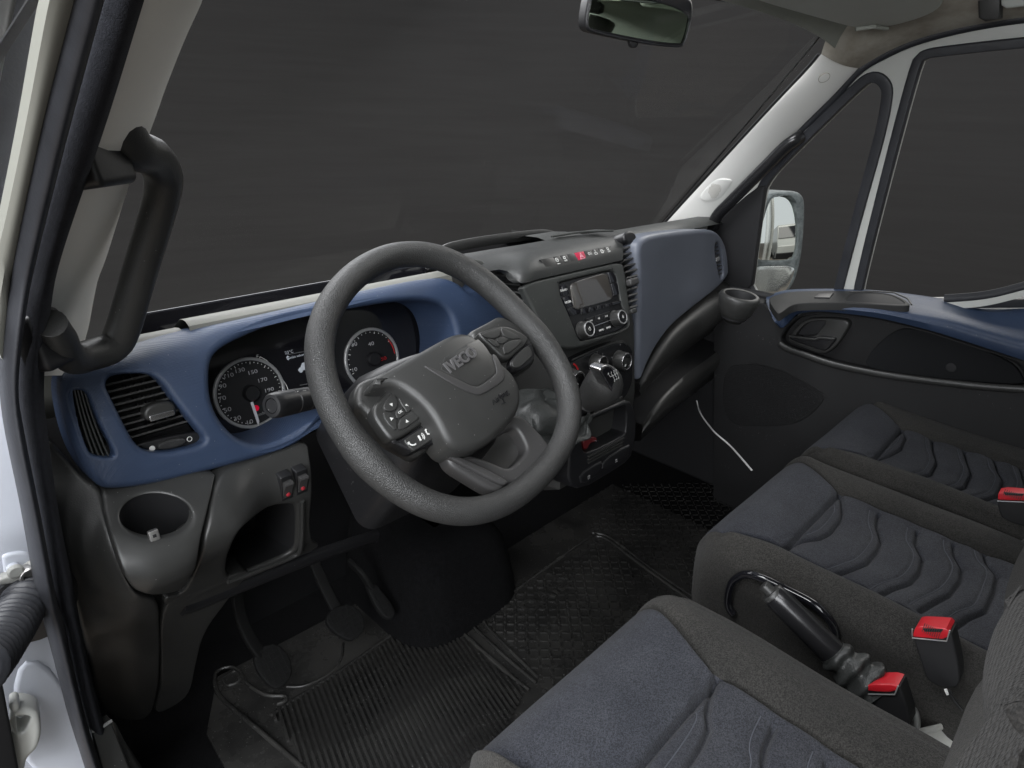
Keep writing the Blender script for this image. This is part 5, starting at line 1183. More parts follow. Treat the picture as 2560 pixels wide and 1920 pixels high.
# ------------------------------------------------------------------ handbrake
hbk = thing('handbrake_lever', 'black handbrake lever with folded gaiter beside the driver seat', 'handbrake', tuple(U(2130, 1690, x=.285)))
h0 = U(*K('N', [(590, 262)])[0], x=.275); h1 = U(*K('N', [(985, 650)])[0], x=.285); hd_ = h1-h0; hL = np.linalg.norm(hd_); hd_ /= hL
upv = np.array([0, .3, 1.])
sec = ring(.0165, 20, .0195)
pts_ = [h0 + hd_*hL*t for t in np.linspace(0, 1, 14)]
mk('grip', sweep(pts_, sec, upv, scale=[.86, .97, 1.0, 1.0, 1.0, 1.01, 1.02, 1.02, 1.03, 1.03, 1.04, 1.05, 1.06, 1.06]), M['glossm'], hbk, sharp=50)
mk('button', lathe(h0 - hd_*.016, hd_, [(.006, 0), (.0085, .002), (.0085, .02)], 20), M['darks'], hbk)
mk('end_rim', lathe(h0, hd_, [(.0095, -.0015), (.0155, -.0015), (.017, .001), (.0165, .005)], 24, upv), M['hub'], hbk)
mk('strap', sweep([h1 + hd_*t for t in (-.002, .002, .008, .012)], ring(.0180, 20, .0208), upv, scale=[1, 1.03, 1.03, 1]), M['boot'], hbk, sharp=60)
rows = []
h2 = U(*K('N', [(1250, 880)])[0], x=.285)
for k in range(26):
    t = k/25; c_ = h1*(1-t) + h2*t; row = []
    for j in range(28):
        f = 2*math.pi*j/28; ra = (.0185 + .012*t)*(1 + .16*math.sin(t*19 + .8*math.sin(2*f)) + .08*math.sin(5*f + t*9))
        s_ = np.cross(hd_, upv); s_ /= np.linalg.norm(s_); q_ = np.cross(s_, hd_)
        row.append(c_ + s_*ra*math.cos(f) + q_*ra*1.1*math.sin(f))
    rows.append(row)
mk('gaiter', loft(rows, cu=True), M['boot'], hbk, sharp=180)

# ------------------------------------------------------------------ seat belt buckles
def buckle(label, x, c, red, black, slot=None, silver=None, lean=.1, th=.028):
    px = K(c, red); ctr = np.mean(np.array(px), 0)
    o = U(*ctr, x=x); f = Frame(o, (0, -1, 0), (lean, 0, 1))
    b = thing('seat_belt_buckle', label, 'buckle', tuple(o), 'seat belt buckles')
    pan('body', f, chaikin(f.uvs(K(c, black)), 1), M['vblack'], b, depth=th, r=.003, back=True)
    rd = pan('release_button', f.shift(.003), chaikin(f.shift(.003).uvs(px), 1), M['red'], b, depth=th+.004, r=.002, back=True)
    if slot:
        pan('slot', f.shift(.0036), f.shift(.0036).uvs(K(c, slot)), M['vblack'], rd, depth=.003, r=.0004)
        s0 = f.uvs(K(c, slot)); u0, u1 = min(q[0] for q in s0), max(q[0] for q in s0); v0, v1 = min(q[1] for q in s0), max(q[1] for q in s0)
        for k in range(9): mk('tooth', boxf(f, u0+(u1-u0)*(k+.3)/9, u0+(u1-u0)*(k+.6)/9, v0+.001, v1-.001, .0036, .0046), M['darks'], rd)
    if silver: mk('edge', tube([f.pt(*q, .0035) for q in f.uvs(K(c, silver))], .0009, 6), M['silver'], b)
    return b
buckle('red buckle with ribbed slot standing against the side of the middle seat', .33, 'P', [(100, 605), (112, 560), (132, 530), (270, 536), (402, 547), (375, 637), (240, 628), (110, 617)],
       [(98, 600), (120, 535), (402, 545), (440, 700), (478, 900), (470, 1010), (400, 1030), (330, 1020), (250, 985), (205, 945), (160, 800), (120, 680)], [(180, 545), (345, 552), (328, 578), (195, 572)], [(104, 540), (102, 612), (376, 638), (402, 552)])
buckle('pinkish red buckle half hidden behind the edge of the driver seat', .262, 'N', [(1165, 880), (1200, 852), (1405, 850), (1385, 905), (1230, 900)],
       [(1150, 885), (1210, 852), (1410, 852), (1430, 900), (1490, 1100), (1450, 1150), (1300, 1100), (1180, 950)], None, [(1215, 905), (1385, 908), (1408, 852)])
buckle('small red buckle at the right edge between the two bench places', .79, 'G', [(1407, 492), (1412, 466), (1521, 474), (1560, 480), (1560, 505), (1410, 503)],
       [(1406, 495), (1415, 466), (1600, 480), (1600, 640), (1430, 590), (1408, 540)], [(1432, 468), (1521, 475), (1515, 484), (1440, 480)], [(1408, 503), (1521, 508)])
# pale plastic wrap and a cable between the seats
FPW = Frame(U(2340, 1850, z=.33), (1, -.25, .0), (.1, 1, .35))
def crumple(u, v): return .004*math.sin(60*u+20*v) + .003*math.sin(110*v-40*u) + .006*math.exp(-((v-.02)/.01)**2)
pw = thing('plastic_sheet', 'crumpled pale plastic sheet on the floor between the seats', 'plastic sheet', tuple(U(2340, 1850, z=.30)))
pan('sheet', FPW, at(FPW, 'P', [(60, 1345), (160, 1350), (270, 1330), (380, 1290), (470, 1262), (520, 1300), (560, 1600), (480, 1720), (330, 1720), (200, 1600), (110, 1430)]), M['plastw'], pw, depth=.008, r=.002, grid=.008, dome=crumple)
pan('fold', FPW.shift(.006), at(FPW.shift(.006), 'P', [(70, 1345), (160, 1345), (270, 1325), (380, 1285), (470, 1260), (470, 1300), (380, 1340), (250, 1380), (120, 1400)]), M['plastw'], pw, depth=.008, r=.003, grid=.008, dome=crumple)
mk('cable', tube(catmull([U(*p, x=.30) for p in K('P', [(395, 1040), (410, 1080), (450, 1140), (500, 1200)])], 6), .002, 8), M['black'], label='thin black cable with a white tag below the middle seat buckle', cat='cable')
fq = Frame(U(*K('P', [(368, 1058)])[0], x=.298), (0, -1, 0), (0, 0, 1)); pan('cable_tag', fq, fq.uvs(K('P', [(350, 1035), (372, 1032), (390, 1076), (370, 1080)])), M['white'], None, 'tiny white tag on the cable below the middle seat buckle', 'tag', depth=.002, r=.0004)
mk('floor_pipe', tube(catmull([U(*p, x=.30) for p in K('P', [(60, 1170), (100, 1210), (115, 1280), (110, 1340)])], 6), .007, 10), M['silver'], label='short bent metal pipe beside the crumpled plastic sheet', cat='pipe')

# ------------------------------------------------------------------ floor mat and pedals
fm = thing('floor_mat', 'dirty black rubber floor mat with ribbed heel field', 'floor mat', (.2, .15, 0))
FF = Frame((.1, .2, .004), (1, 0, 0), (0, 1, 0))
def fuv(c, pts, z=0): return FF.shift(z).uvs(K(c, pts))
mk('sheet', panel(FF.shift(.004), [(-.42, -.45), (-.40, .20), (-.33, .32), (.10, .30), (.36, .20), (.9, .20), (.9, -.45)], depth=.008, r=.002), M['mat'], fm, weld=True)
field = fuv('I', [(305, 830), (380, 790), (480, 730), (610, 650), (740, 560), (860, 480), (920, 455), (1060, 470), (1090, 490), (1250, 640), (1380, 740), (1300, 900), (1110, 1055), (900, 1250), (560, 1250), (440, 1055)])
a_, b_ = fuv('I', [(860, 545), (1110, 1000)]); dv = np.array(b_)-np.array(a_); dv /= np.linalg.norm(dv); nv = np.array([-dv[1], dv[0]])
rf = [(np.dot(q, nv), np.dot(q, dv)) for q in field]
sw_ = [(b, a) for a, b in rf]
lo_, hi_ = min(q[0] for q in rf), max(q[0] for q in rf)
k = lo_+.004
while k < hi_-.002:
    s = span(sw_, k)
    if s and s[1]-s[0] > .01:
        p = nv*k + dv*s[0]; q = nv*k + dv*s[1]
        mk('rib', barf(FF, p, q, .0052, .004, .0098), M['mat'], fm)
    k += .0108
def bead(pts, r=.004, c='I'): mk('bead', tube(catmull([FF.pt(*q, .004) for q in fuv(c, pts)], 5), r, 8, ry=r*1.1), M['mat'], fm, sharp=80)
bead([(300, 840), (380, 785), (610, 640), (860, 465), (920, 440), (1060, 452), (1100, 470), (1260, 620), (1400, 730)])
bead([(1110, 425), (1130, 430), (1300, 590), (1430, 700)]); bead([(1080, 450), (1180, 540), (1380, 720)])
bead([(1205, 430), (1215, 400), (1640, 90), (1690, 75), (1740, 95), (1900, 215), (2130, 380)]); bead([(1670, 60), (1750, 85), (1950, 235), (2200, 400)]); bead([(1205, 430), (1240, 480), (1440, 680)])
bead([(65, 690), (75, 650), (130, 632), (170, 650), (200, 700), (280, 750), (360, 755), (365, 775), (330, 790)]); bead([(65, 690), (90, 760), (240, 890), (450, 1070)], .005)
bead([(100, 680), (150, 650), (170, 690), (120, 710), (100, 690)], .003); bead([(370, 715), (450, 710), (550, 660), (600, 600), (610, 530)], .003)
# herringbone tread of the middle field: far too small and many to pick apart
P_ = fuv('I', [(1210, 430), (1650, 100), (1700, 95), (2190, 440), (2190, 800), (1440, 690)]); P2_ = fuv('I', [(1760, 90), (1650, 40), (1800, -150), (2300, -150), (2300, 450)])
parts = []
for pol in (P_, P2_):
    xs_ = [q[0] for q in pol]; ys_ = [q[1] for q in pol]; i = 0
    for gx in np.arange(min(xs_), max(xs_), .018):
        for gy in np.arange(min(ys_), max(ys_), .018):
            i += 1
            if not inside((gx, gy), pol): continue
            a = R(45) if (int(round(gx/.018)) + int(round(gy/.018))) % 2 else R(-45)
            dvv = np.array([math.cos(a), math.sin(a)])*.0075
            parts.append(barf(FF, np.array([gx, gy])-dvv, np.array([gx, gy])+dvv, .003, .004, .0068))
mk('tread', join(*parts), M['mat'], fm, kind='stuff')
q_ = fuv('I', [(1490, 315)])[0]; mk('embossed_word', textvf('DAILY', FF, q_[0], q_[1], .060, h=.005, ext=.0022, sx=1.15), M['mat'], fm)
def pedal(name, label, pad, arm, z, lean, grid=True):
    px = K('I', pad); ctr = np.mean(np.array(px), 0); o = U(*ctr, z=z)
    f = Frame(o, (1, 0, 0), (0, math.sin(lean), math.cos(lean)))
    t = thing(name, label, 'pedal', tuple(o))
    pol = chaikin(f.uvs(px), 1)
    pan('pad', f, pol, M['pedal'], t, depth=.012, r=.003, back=True)
    if grid:
        us = [q[0] for q in pol]; vs_ = [q[1] for q in pol]
        for v in np.linspace(min(vs_)+.008, max(vs_)-.008, 7):
            s = span([tuple(q) for q in pol], v)
            if s: mk('grip_rib', boxf(f, s[0]+.004, s[1]-.004, v-.0016, v+.0016, 0, .0028), M['pedal'], t)
        for u in np.linspace(min(us)+.010, max(us)-.010, 5):
            s = span([(b, a) for a, b in pol], u)
            if s: mk('grip_rib', boxf(f, u-.0014, u+.0014, s[0]+.005, s[1]-.005, 0, .0024), M['pedal'], t)
    a = [f.pt(*f.uv(*K('I', [arm[0]])[0]), -.012)] + [U(*K('I', [p])[0], y=o[1]+.05+.04*i) for i, p in enumerate(arm[1:])]
    mk('arm', sweep(catmull(a, 6), rrect(-.012, .012, -.006, .006, .004)), M['pedal'], t)
pedal('clutch_pedal', 'worn black clutch pedal on the left', [(225, 575), (260, 535), (330, 522), (385, 580), (395, 660), (350, 712), (310, 718), (245, 650)], [(290, 600), (210, 500), (170, 400), (150, 250)], .11, R(50))
pedal('brake_pedal', 'worn black brake pedal in the middle', [(532, 425), (560, 375), (640, 350), (698, 402), (703, 470), (660, 508), (632, 513), (560, 470)], [(620, 420), (570, 360), (525, 270), (490, 190)], .12, R(50))
pedal('accelerator_pedal', 'slim black accelerator pedal on the right', [(700, 255), (740, 262), (800, 330), (833, 385), (828, 415), (795, 420), (760, 385), (730, 330)], [(740, 290), (690, 230), (640, 180)], .13, R(55))
# engine cover bulging between the footwells
rows = []
for z, k in ((0, 1.0), (.04, .98), (.10, .92), (.16, .83), (.20, .70), (.225, .5), (.23, .05)):
    q = rrect(-.15*k, .20*k, -.13*k, .24, .10*k, 6); rows.append([(.245+u, .375+v, z) for u, v in q])
mk('engine_cover', loft(rows, cu=True), M['carpet'], label='black moulded engine cover between the two footwells', cat='engine cover', sharp=60)
# ------------------------------------------------------------------ passenger side pillar and roof edge
xp = lambda py: float(np.interp(py, [150, 560], [1.175, 1.245]))
le = K('E', [(455, 1125), (510, 1058), (700, 850), (1000, 525), (1180, 335), (1245, 258)])
ri = K('E', [(690, 1120), (735, 1050), (1000, 770), (1140, 618), (1300, 460), (1425, 325)])
L_ = resample(catmull([U(*p, P=FW.pt(0, 0, .006), N=FW.n) for p in le], 6), 40)
R_ = resample(catmull([U(*p, x=xp(p[1])) for p in ri], 6), 40)
def trimrows(L_, R_, bul):
    rows = []
    for a, b in zip(L_, R_):
        d = np.array([-.75, -.55, .35]); d /= np.linalg.norm(d)
        rows.append([a*(1-t) + b*t + d*bul*math.sin(math.pi*t)**.75 for t in np.linspace(0, 1, 16)] + [b + np.array([.03, .0, 0])])
    return rows
rp = thing('pillar_trim', 'bright cream windscreen pillar cover with small speaker grille on the passenger side', 'pillar trim', tuple(R_[0]), 'windscreen pillar covers')
tr_rows = trimrows(L_, R_, .022)
mk('cover', loft(tr_rows), M['cream'], rp, sharp=60)
mk('edge_strip', tube(L_ + np.array([.001, .006, .001]), .0032, 8), M['vblack'], rp)
def surf(E_pt):
    """nearest point of the pillar cover along a sight line"""
    d = ray(*K('E', [E_pt])[0]); best = None
    for row in tr_rows:
        for q in row[:-1]:
            v = q-CAM; t = v@d/(d@d); e = np.linalg.norm(v-t*d)
            if best is None or e < best[0]: best = (e, q)
    return best[1]
def local(E_pt, lift):
    """frame lying on the pillar cover at a measured point"""
    c = surf(E_pt); A = np.array(tr_rows); d = np.linalg.norm(A[:, :-1]-c, axis=2); i, j = np.unravel_index(np.argmin(d), d.shape)
    i = min(max(i, 1), A.shape[0]-2); j = min(max(j, 1), A.shape[1]-3)
    tu = A[i+1, j]-A[i-1, j]; tv = A[i, j+1]-A[i, j-1]; n = np.cross(tu, tv)
    if n @ (CAM-c) < 0: n = -n
    n /= np.linalg.norm(n); return Frame(c + n*lift, tu, np.cross(n, tu)), n
fsp, n_ = local((745, 905), .003)
curv = lambda u, v: -8.*(v*v)
gr_ = chaikin(at(fsp, 'E', [(660, 955), (680, 920), (740, 855), (815, 855), (820, 875), (775, 940), (745, 962)]), 2)
g_ = mk('speaker_grille', panel(fsp, gr_, depth=.006, r=.001, grid=.008, dome=curv), M['cream'], rp, weld=True)
dots = []
hx = at(fsp, 'E', [(705, 915), (722, 880), (762, 880), (770, 905), (745, 945), (722, 948)])
lo_ = np.min(hx, 0); hi_ = np.max(hx, 0)
for i, u in enumerate(np.arange(lo_[0], hi_[0], .0036)):
    for j, v in enumerate(np.arange(lo_[1], hi_[1], .0036)):
        q = (u, v + (.0018 if i % 2 else 0))
        if inside(q, hx): dots.append(panel(fsp.shift(.0004), circ(*q, .0012, 6), depth=.0004, r=.0001, seg=1, dome=curv))
mk('perforation', join(*dots), M['creamd'], g_, kind='stuff')
fcp, _n = local((1260, 372), .0022)
q_ = fcp.uv(*K('E', [(1260, 372)])[0]); mk('screw_cap', panel(fcp, circ(*q_, .0125, 24), holes=[circ(*q_, .0115, 24)], depth=.002, r=.0003), M['creamd'], rp, weld=True); mk('cap_face', panel(fcp.shift(-.0004), circ(*q_, .0115, 20), depth=.002, r=.0003), M['cream'], rp, weld=True)
# soiled corner trim above the pillar, running back along the roof
lo2 = K('E', [(1425, 325), (1550, 252), (1700, 188), (1900, 135), (2100, 98), (2300, 70)])
up2 = K('E', [(1240, 262), (1290, 150), (1420, 40), (1650, -30), (1950, -70), (2300, -90)])
A_ = resample(catmull([U(*p, x=1.172) for p in lo2], 6), 36); B_ = resample(catmull([L_[-1]] + [U(*p, x=1.05) for p in up2[1:]], 6), 36)
rows = [[a*(1-t) + b*t + np.array([-.5, -.3, -.3])*.025*math.sin(math.pi*t) for t in np.linspace(0, 1, 12)] for a, b in zip(A_, B_)]
mk('corner_trim', loft(rows), M['creamd'], rp, sharp=60)
# black weatherstrip round the passenger door opening
sp = [U(*p, x=xp(p[1])+.004) for p in K('E', [(700, 1130), (735, 1062), (1000, 785), (1145, 622), (1300, 470), (1425, 335), (1550, 258), (1700, 193), (1900, 138), (2100, 100), (2320, 70)])]
mk('weatherstrip', sweep(catmull(sp, 6), ring(.010, 10, .007)), M['rubber'], label='thin black rubber strip curving round the passenger door opening', cat='door seal')

# sun visor folded against the roof
FVi = Frame(U(*K('E', [(1400, 60)])[0], z=1.285), (1, 0, 0), (0, -.96, .14))
vz = thing('sun_visor', 'pale grey sun visor folded up on the passenger side', 'sun visor', tuple(FVi.o))
pan('pad', FVi, chaikin(at(FVi, 'E', [(760, -60), (880, -12), (1040, 38), (1260, 98), (1400, 136), (1450, 132), (1500, 120), (1560, 131), (1700, 95), (1790, 58), (1832, 20), (1800, -60), (1500, -120), (1000, -120)]), 2), M['visor'], vz, depth=.02, r=.006, back=True)
mk('pivot', tube([FVi.pt(*q, .003) for q in at(FVi, 'E', [(1410, 130), (1500, 118), (1560, 128)])], .004, 8), M['headl'], vz)
gs = thing('grip_mount', 'dark grey roof grip mount above the passenger door', 'grip mount', tuple(U(2440, 20, x=1.10)))
FGm = Frame(U(2450, 15, x=1.08), (0, -1, 0), (-.2, 0, 1))
pan('mount', FGm, FGm.uvs([(2442, -30), (2445, 45), (2462, 55), (2500, 48), (2504, -30)]), M['dark'], gs, depth=.02, r=.005)
pan('cover', FGm.shift(.01), FGm.shift(.01).uvs([(2500, -30), (2502, 14), (2515, 22), (2600, 12), (2600, -30)]), M['visor'], gs, depth=.02, r=.005)

# ------------------------------------------------------------------ passenger door
FD = Frame((1.255, 0, .72), (0, -1, 0), (-.13, 0, .99))
pd = thing('passenger_door', 'passenger door with white frame, blue armrest and dark lower panel', 'door', (1.25, -.2, .1))
fo = at(FD, 'E', [(640, 1160), (735, 1075), (1140, 628), (1300, 470), (1430, 342), (1550, 262), (1700, 198), (1900, 143), (2100, 106), (2400, 80), (2900, 100), (2900, 1560), (640, 1560)])
q1 = chaikin(at(FD, 'E', [(985, 870), (1150, 700), (1440, 415), (1490, 388), (1530, 420), (1532, 470), (1500, 640), (1400, 1000), (1310, 1350), (1290, 1440), (900, 1440), (920, 1250), (960, 960)]), 2)
q2 = chaikin(at(FD, 'E', [(1715, 300), (1740, 282), (1800, 272), (2212, 228), (2800, 190), (2800, 1420), (2000, 1430), (1430, 1440), (1440, 1360), (1560, 880)]), 2)
pan('frame', FD, fo, M['paint'], pd, holes=[[tuple(x) for x in q1], [tuple(x) for x in q2]], depth=.035, r=.006, hr=.003, hdepth=.03)
def gasket(hole, wd, label=None):
    h = [tuple(x) for x in hole]
    if area2(h) < 0: h = h[::-1]
    o = [tuple(x) for x in offs(h, -wd)]
    return pan('window_gasket', FD.shift(.006), o, M['rubber'], pd, holes=[h], depth=.02, r=.004, hr=.002)
gasket(chaikin(at(FD.shift(.006), 'E', [(985, 870), (1150, 700), (1440, 415), (1490, 388), (1530, 420), (1532, 470), (1500, 640), (1400, 1000), (1310, 1350), (1290, 1440), (900, 1440), (920, 1250), (960, 960)]), 2), .023)
gasket(chaikin(at(FD.shift(.006), 'E', [(1715, 300), (1740, 282), (1800, 272), (2212, 228), (2800, 190), (2800, 1420), (2000, 1430), (1430, 1440), (1440, 1360), (1560, 880)]), 2), .020)
pan('quarter_pane', FD.shift(-.018), q1, M['glass'], pd, depth=.004, r=.0005)
pan('window_pane', FD.shift(-.018), q2, M['glass'], pd, depth=.004, r=.0005)
fsl = FD.shift(.012)
pan('sail_panel', fsl, chaikin(at(fsl, 'E', [(690, 1120), (740, 1070), (850, 960), (980, 862), (965, 960), (935, 1180), (905, 1420), (700, 1420)]), 1), M['vblack'], pd, depth=.02, r=.006)
# grab handle on this pillar
gh2 = thing('grab_handle', 'slim glossy black grab handle along the passenger pillar', 'grab handle', tuple(U(1790, 560, x=1.19)))
hp2 = [U(*p, x=x_) for p, x_ in zip(K('E', [(1150, 650), (1120, 668), (1070, 705), (1000, 775), (900, 875), (800, 975), (760, 1015), (738, 1050), (730, 1085)]), (1.20, 1.185, 1.18, 1.178, 1.18, 1.185, 1.19, 1.20, 1.215))]
mk('grip', sweep(catmull(hp2, 8), ring(.0125, 14, .0165), None), M['glossm'], gh2, sharp=80)
# armrest cap
def frow(pts, x, n=60, zoff=0): 
    xs_ = x if isinstance(x, (list, tuple)) else [x]*len(pts)
    return resample(catmull([U(*p, x=k) for p, k in zip(K('F', pts), xs_)], 6), n)
a0 = frow([(405, 735), (440, 712), (560, 684), (820, 678), (1010, 682), (1240, 700), (1550, 745), (1720, 790), (1900, 800), (2200, 770)], 1.262)
a1 = frow([(402, 748), (432, 755), (560, 730), (820, 728), (1010, 735), (1240, 755), (1550, 815), (1720, 865), (1900, 910), (2200, 960)], 1.205)
a2 = frow([(402, 765), (445, 835), (560, 792), (700, 775), (900, 784), (1150, 805), (1450, 850), (1650, 890), (1850, 945), (2200, 1040)], 1.150)
a3 = frow([(415, 800), (470, 905), (560, 835), (700, 800), (900, 812), (1150, 840), (1450, 905), (1650, 960), (1850, 1020), (2200, 1120)], 1.138)
a4 = frow([(425, 820), (497, 936), (590, 852), (720, 826), (900, 838), (1150, 872), (1450, 945), (1650, 1005), (1850, 1070), (2200, 1185)], 1.150)
mk('armrest', loft([a0 + np.array([.02, 0, -.01]), a0, .5*(a0+a1) + np.array([0, 0, .004]), a1, .5*(a1+a2) + np.array([0, 0, .003]), a2, .5*(a2+a3) + np.array([-.003, 0, .003]), a3, a4, a4 + np.array([.03, 0, .004])]), M['blue'], pd, sharp=50)
# grey insert with switch and grip well, lying on the cap
FA = Frame(U(*K('F', [(900, 730)])[0], x=1.205), (0, -1, 0), (1, 0, .0)); nA = np.cross((np.array(a1[30])-a0[30]), (a0[36]-a0[24])); nA /= np.linalg.norm(nA); nA = nA if nA[2] > 0 else -nA
FA = Frame(.5*(a0[24]+a1[24]), a0[36]-a0[12], np.cross(nA, a0[36]-a0[12])).shift(.008)
ins = chaikin(at(FA, 'F', [(418, 742), (450, 722), (560, 694), (820, 690), (1010, 694), (1200, 706), (1290, 740), (1342, 780), (1310, 792), (1100, 780), (900, 768), (640, 770), (560, 785), (490, 842), (470, 835), (430, 775)]), 2)
wl = chaikin(at(FA, 'F', [(918, 745), (960, 702), (1100, 706), (1200, 714), (1270, 745), (1312, 780), (1200, 775), (1050, 764), (925, 758)]), 2)
insert = pan('armrest_insert', FA, ins, M['armi'], pd, holes=[wl], depth=.02, r=.002, hr=.003, hdepth=.006)
pan('grip_well_shade', FA.shift(-.0015), wl, M['vblack'], insert, depth=.003, r=.0005)  # flat black plate standing in for the shade of a deep well
mk('well_bead', tube([FA.pt(*q, .001) for q in at(FA, 'F', [(940, 700), (1100, 698), (1230, 706), (1320, 745), (1345, 785)])], .002, 8), M['darks'], insert)
ws_ = pan('window_switch', FA.shift(.003), at(FA.shift(.003), 'F', [(715, 733), (745, 708), (838, 705), (815, 735)]), M['black'], insert, depth=.01, r=.001)
# lower panel with map pocket recess
FDl = Frame((1.178, 0, .55), (0, -1, 0), (.03, 0, 1))
dlo = at(FDl, 'F', [(60, 700), (280, 740), (400, 780), (500, 925), (600, 855), (720, 830), (900, 842), (1150, 878), (1450, 950), (1850, 1078), (2250, 1200), (2250, 2300), (60, 2300)])
rec = chaikin(at(FDl, 'F', [(498, 1020), (505, 985), (545, 925), (620, 862), (720, 842), (900, 850), (1150, 885), (1450, 958), (1750, 1055), (2000, 1150), (2060, 1200), (2085, 1290), (2060, 1318), (1800, 1300), (1450, 1262), (1150, 1220), (850, 1158), (650, 1095), (540, 1055)]), 2)
dpn = pan('lower_panel', FDl, dlo, M['doorb'], pd, holes=[rec], depth=.05, r=.004, hr=.008, hdepth=.030)
pan('recess_back', FDl.shift(-.028), rec, M['doorb'], dpn, depth=.004, r=.001)
rl = [FDl.pt(*q, .004) for q in at(FDl, 'F', [(495, 1030), (540, 1062), (650, 1102), (850, 1168), (1150, 1230), (1450, 1272), (1800, 1310), (2100, 1330)])]
mk('recess_lip', sweep(catmull(rl, 6), ring(.006, 10, .009)), M['darks'], dpn, sharp=80)
fi = FDl.shift(-.016); pan('felt_insert', fi, chaikin(at(fi, 'F', [(1048, 1170), (1055, 1130), (1120, 1040), (1240, 945), (1340, 938), (1500, 965), (1750, 1050), (2000, 1160), (2060, 1240), (2075, 1300), (1900, 1295), (1500, 1262), (1200, 1222), (1090, 1200)]), 2), M['felt'], dpn, depth=.012, r=.003)
c_ = fi.uv(*K('F', [(1602, 1190)])[0]); mk('round_plug', panel(fi.shift(.0015), circ(*c_, .011, 22), depth=.004, r=.001), M['vblack'], dpn, weld=True)
fe = FDl.shift(-.004)
esc = mk('handle_surround', panel(fe, chaikin(at(fe, 'F', [(540, 1005), (580, 940), (650, 880), (720, 866), (880, 872), (935, 885), (942, 920), (905, 980), (860, 1050), (800, 1098), (740, 1100), (640, 1060), (560, 1030)]), 2), holes=[chaikin(at(fe, 'F', [(575, 1000), (650, 905), (730, 885), (800, 890), (740, 960), (725, 985), (640, 985)]), 2)], depth=.02, r=.005, hr=.003, hdepth=.025), M['darks'], dpn, weld=True)
pan('cavity', fe.shift(-.02), chaikin(at(fe, 'F', [(575, 1000), (650, 905), (730, 885), (800, 890), (740, 960), (725, 985), (640, 985)]), 2), M['vblack'], esc, depth=.002, r=.0005)
lv = chaikin(at(fe.shift(.012), 'F', [(550, 985), (580, 978), (720, 1000), (745, 985), (850, 998), (853, 1012), (800, 1075), (770, 1085), (700, 1060), (580, 1020), (552, 1000)]), 2)
mk('lever', panel(fe.shift(.012), lv, depth=.012, r=.004, back=True), M['glossm'], esc, weld=True)
mk('lever_edge', tube([fe.pt(*q, .014) for q in at(fe.shift(.014), 'F', [(552, 985), (640, 998), (720, 1006), (750, 995), (850, 1003)])], .0035, 8), M['darks'], esc)
sg = chaikin(at(FDl.shift(.002), 'F', [(120, 1180), (300, 1165), (380, 1175), (520, 1215), (680, 1295), (765, 1350), (785, 1380), (760, 1430), (680, 1510), (580, 1560), (400, 1575), (120, 1560)]), 2)
mk('speaker_grille', panel(FDl.shift(.002), sg, depth=.01, r=.003), mat('grille_plastic', (.0110, .0110, .0115), .60, [('cell', 330, .8, .002)], .3), dpn, weld=True)
mk('grille_bead', tube([FDl.pt(*q, .002) for q in at(FDl.shift(.002), 'F', [(300, 1162), (380, 1172), (520, 1212), (680, 1292), (770, 1352), (788, 1380)])], .0014, 6), M['doorb'], dpn)
# white door skin glimpsed beyond the armrest, black belt seal
belt = catmull([U(*p, x=1.25) for p in K('F', [(1560, 748), (1750, 735), (1900, 712), (2100, 660), (2300, 600)])], 6)
mk('belt_seal', sweep(belt, ring(.008, 10, .012)), M['rubber'], pd)
mk('outer_skin', loft([np.array(belt) + np.array([-.010, 0, -.006]), np.array(belt) + np.array([-.014, 0, -.022])]), M['paint'], pd)

bp_ = thing('door_post_trim', 'pale trim of the post behind the passenger door', 'post trim', (1.25, -1.05, 0))
mk('cover', plainbox(1.255, 1.285, -1.34, -.80, .0, 1.36), M['visor'], bp_, bevel=.02)
# ------------------------------------------------------------------ mirrors
def mframe(px, dist, r):
    d = ray(*px); d = d/np.linalg.norm(d); o = CAM + d*dist; n = np.array(r, float)/np.linalg.norm(r) - d; n /= np.linalg.norm(n)
    a = np.cross(np.array([0, 0, 1.]), n); return Frame(o, a, np.cross(n, a))
om = thing('door_mirror', 'tall passenger door mirror with two glasses in a dusty housing', 'door mirror', tuple(U(1930, 740, x=1.40)))
FM = mframe((1950, 610), 2.08, (.155, -1, -.055))
ho = chaikin(at(FM, 'E', [(885, 1400), (905, 1300), (925, 1150), (955, 1010), (985, 935), (1030, 912), (1120, 908), (1158, 930), (1168, 980), (1162, 1120), (1145, 1260), (1110, 1365), (1060, 1410), (900, 1420)]), 2)
g1 = chaikin(at(FM, 'E', [(922, 1240), (940, 1130), (970, 1010), (1000, 940), (1030, 928), (1085, 930), (1118, 955), (1130, 1010), (1132, 1100), (1125, 1200), (1110, 1238), (1020, 1243)]), 2)
g2 = chaikin(at(FM, 'E', [(897, 1398), (905, 1330), (918, 1270), (1000, 1268), (1118, 1266), (1105, 1320), (1070, 1390), (1000, 1400)]), 2)
hs = pan('housing', FM.shift(.006), ho, mat('dusty_black_plastic', (.05, .06, .06), .6, [('noise', 200, .3, .001)], .4, col2=(.16, .18, .18), vscale=60), om, depth=.09, r=.012, seg=6, holes=[[tuple(x) for x in g1], [tuple(x) for x in g2]], hr=.003, hdepth=.02)
mk('upper_glass', panel(FM.shift(.001), g1, depth=.004, r=.0005, grid=.007, dome=lambda u, v: -(u*u+v*v)/1.8), M['mirror'], om, weld=True, sharp=180)
FM2 = Frame(FM.pt(0, 0, .001), FM.a, FM.b)
mk('lower_glass', panel(FM.shift(.001), g2, depth=.004, r=.0005, grid=.02, dome=lambda u, v: .006*(1-((u)/.12)**2)), mat('dusty_mirror', (.62, .64, .62), .12, [('noise', 160, .1, .001)], .5, metal=.9), om, weld=True)
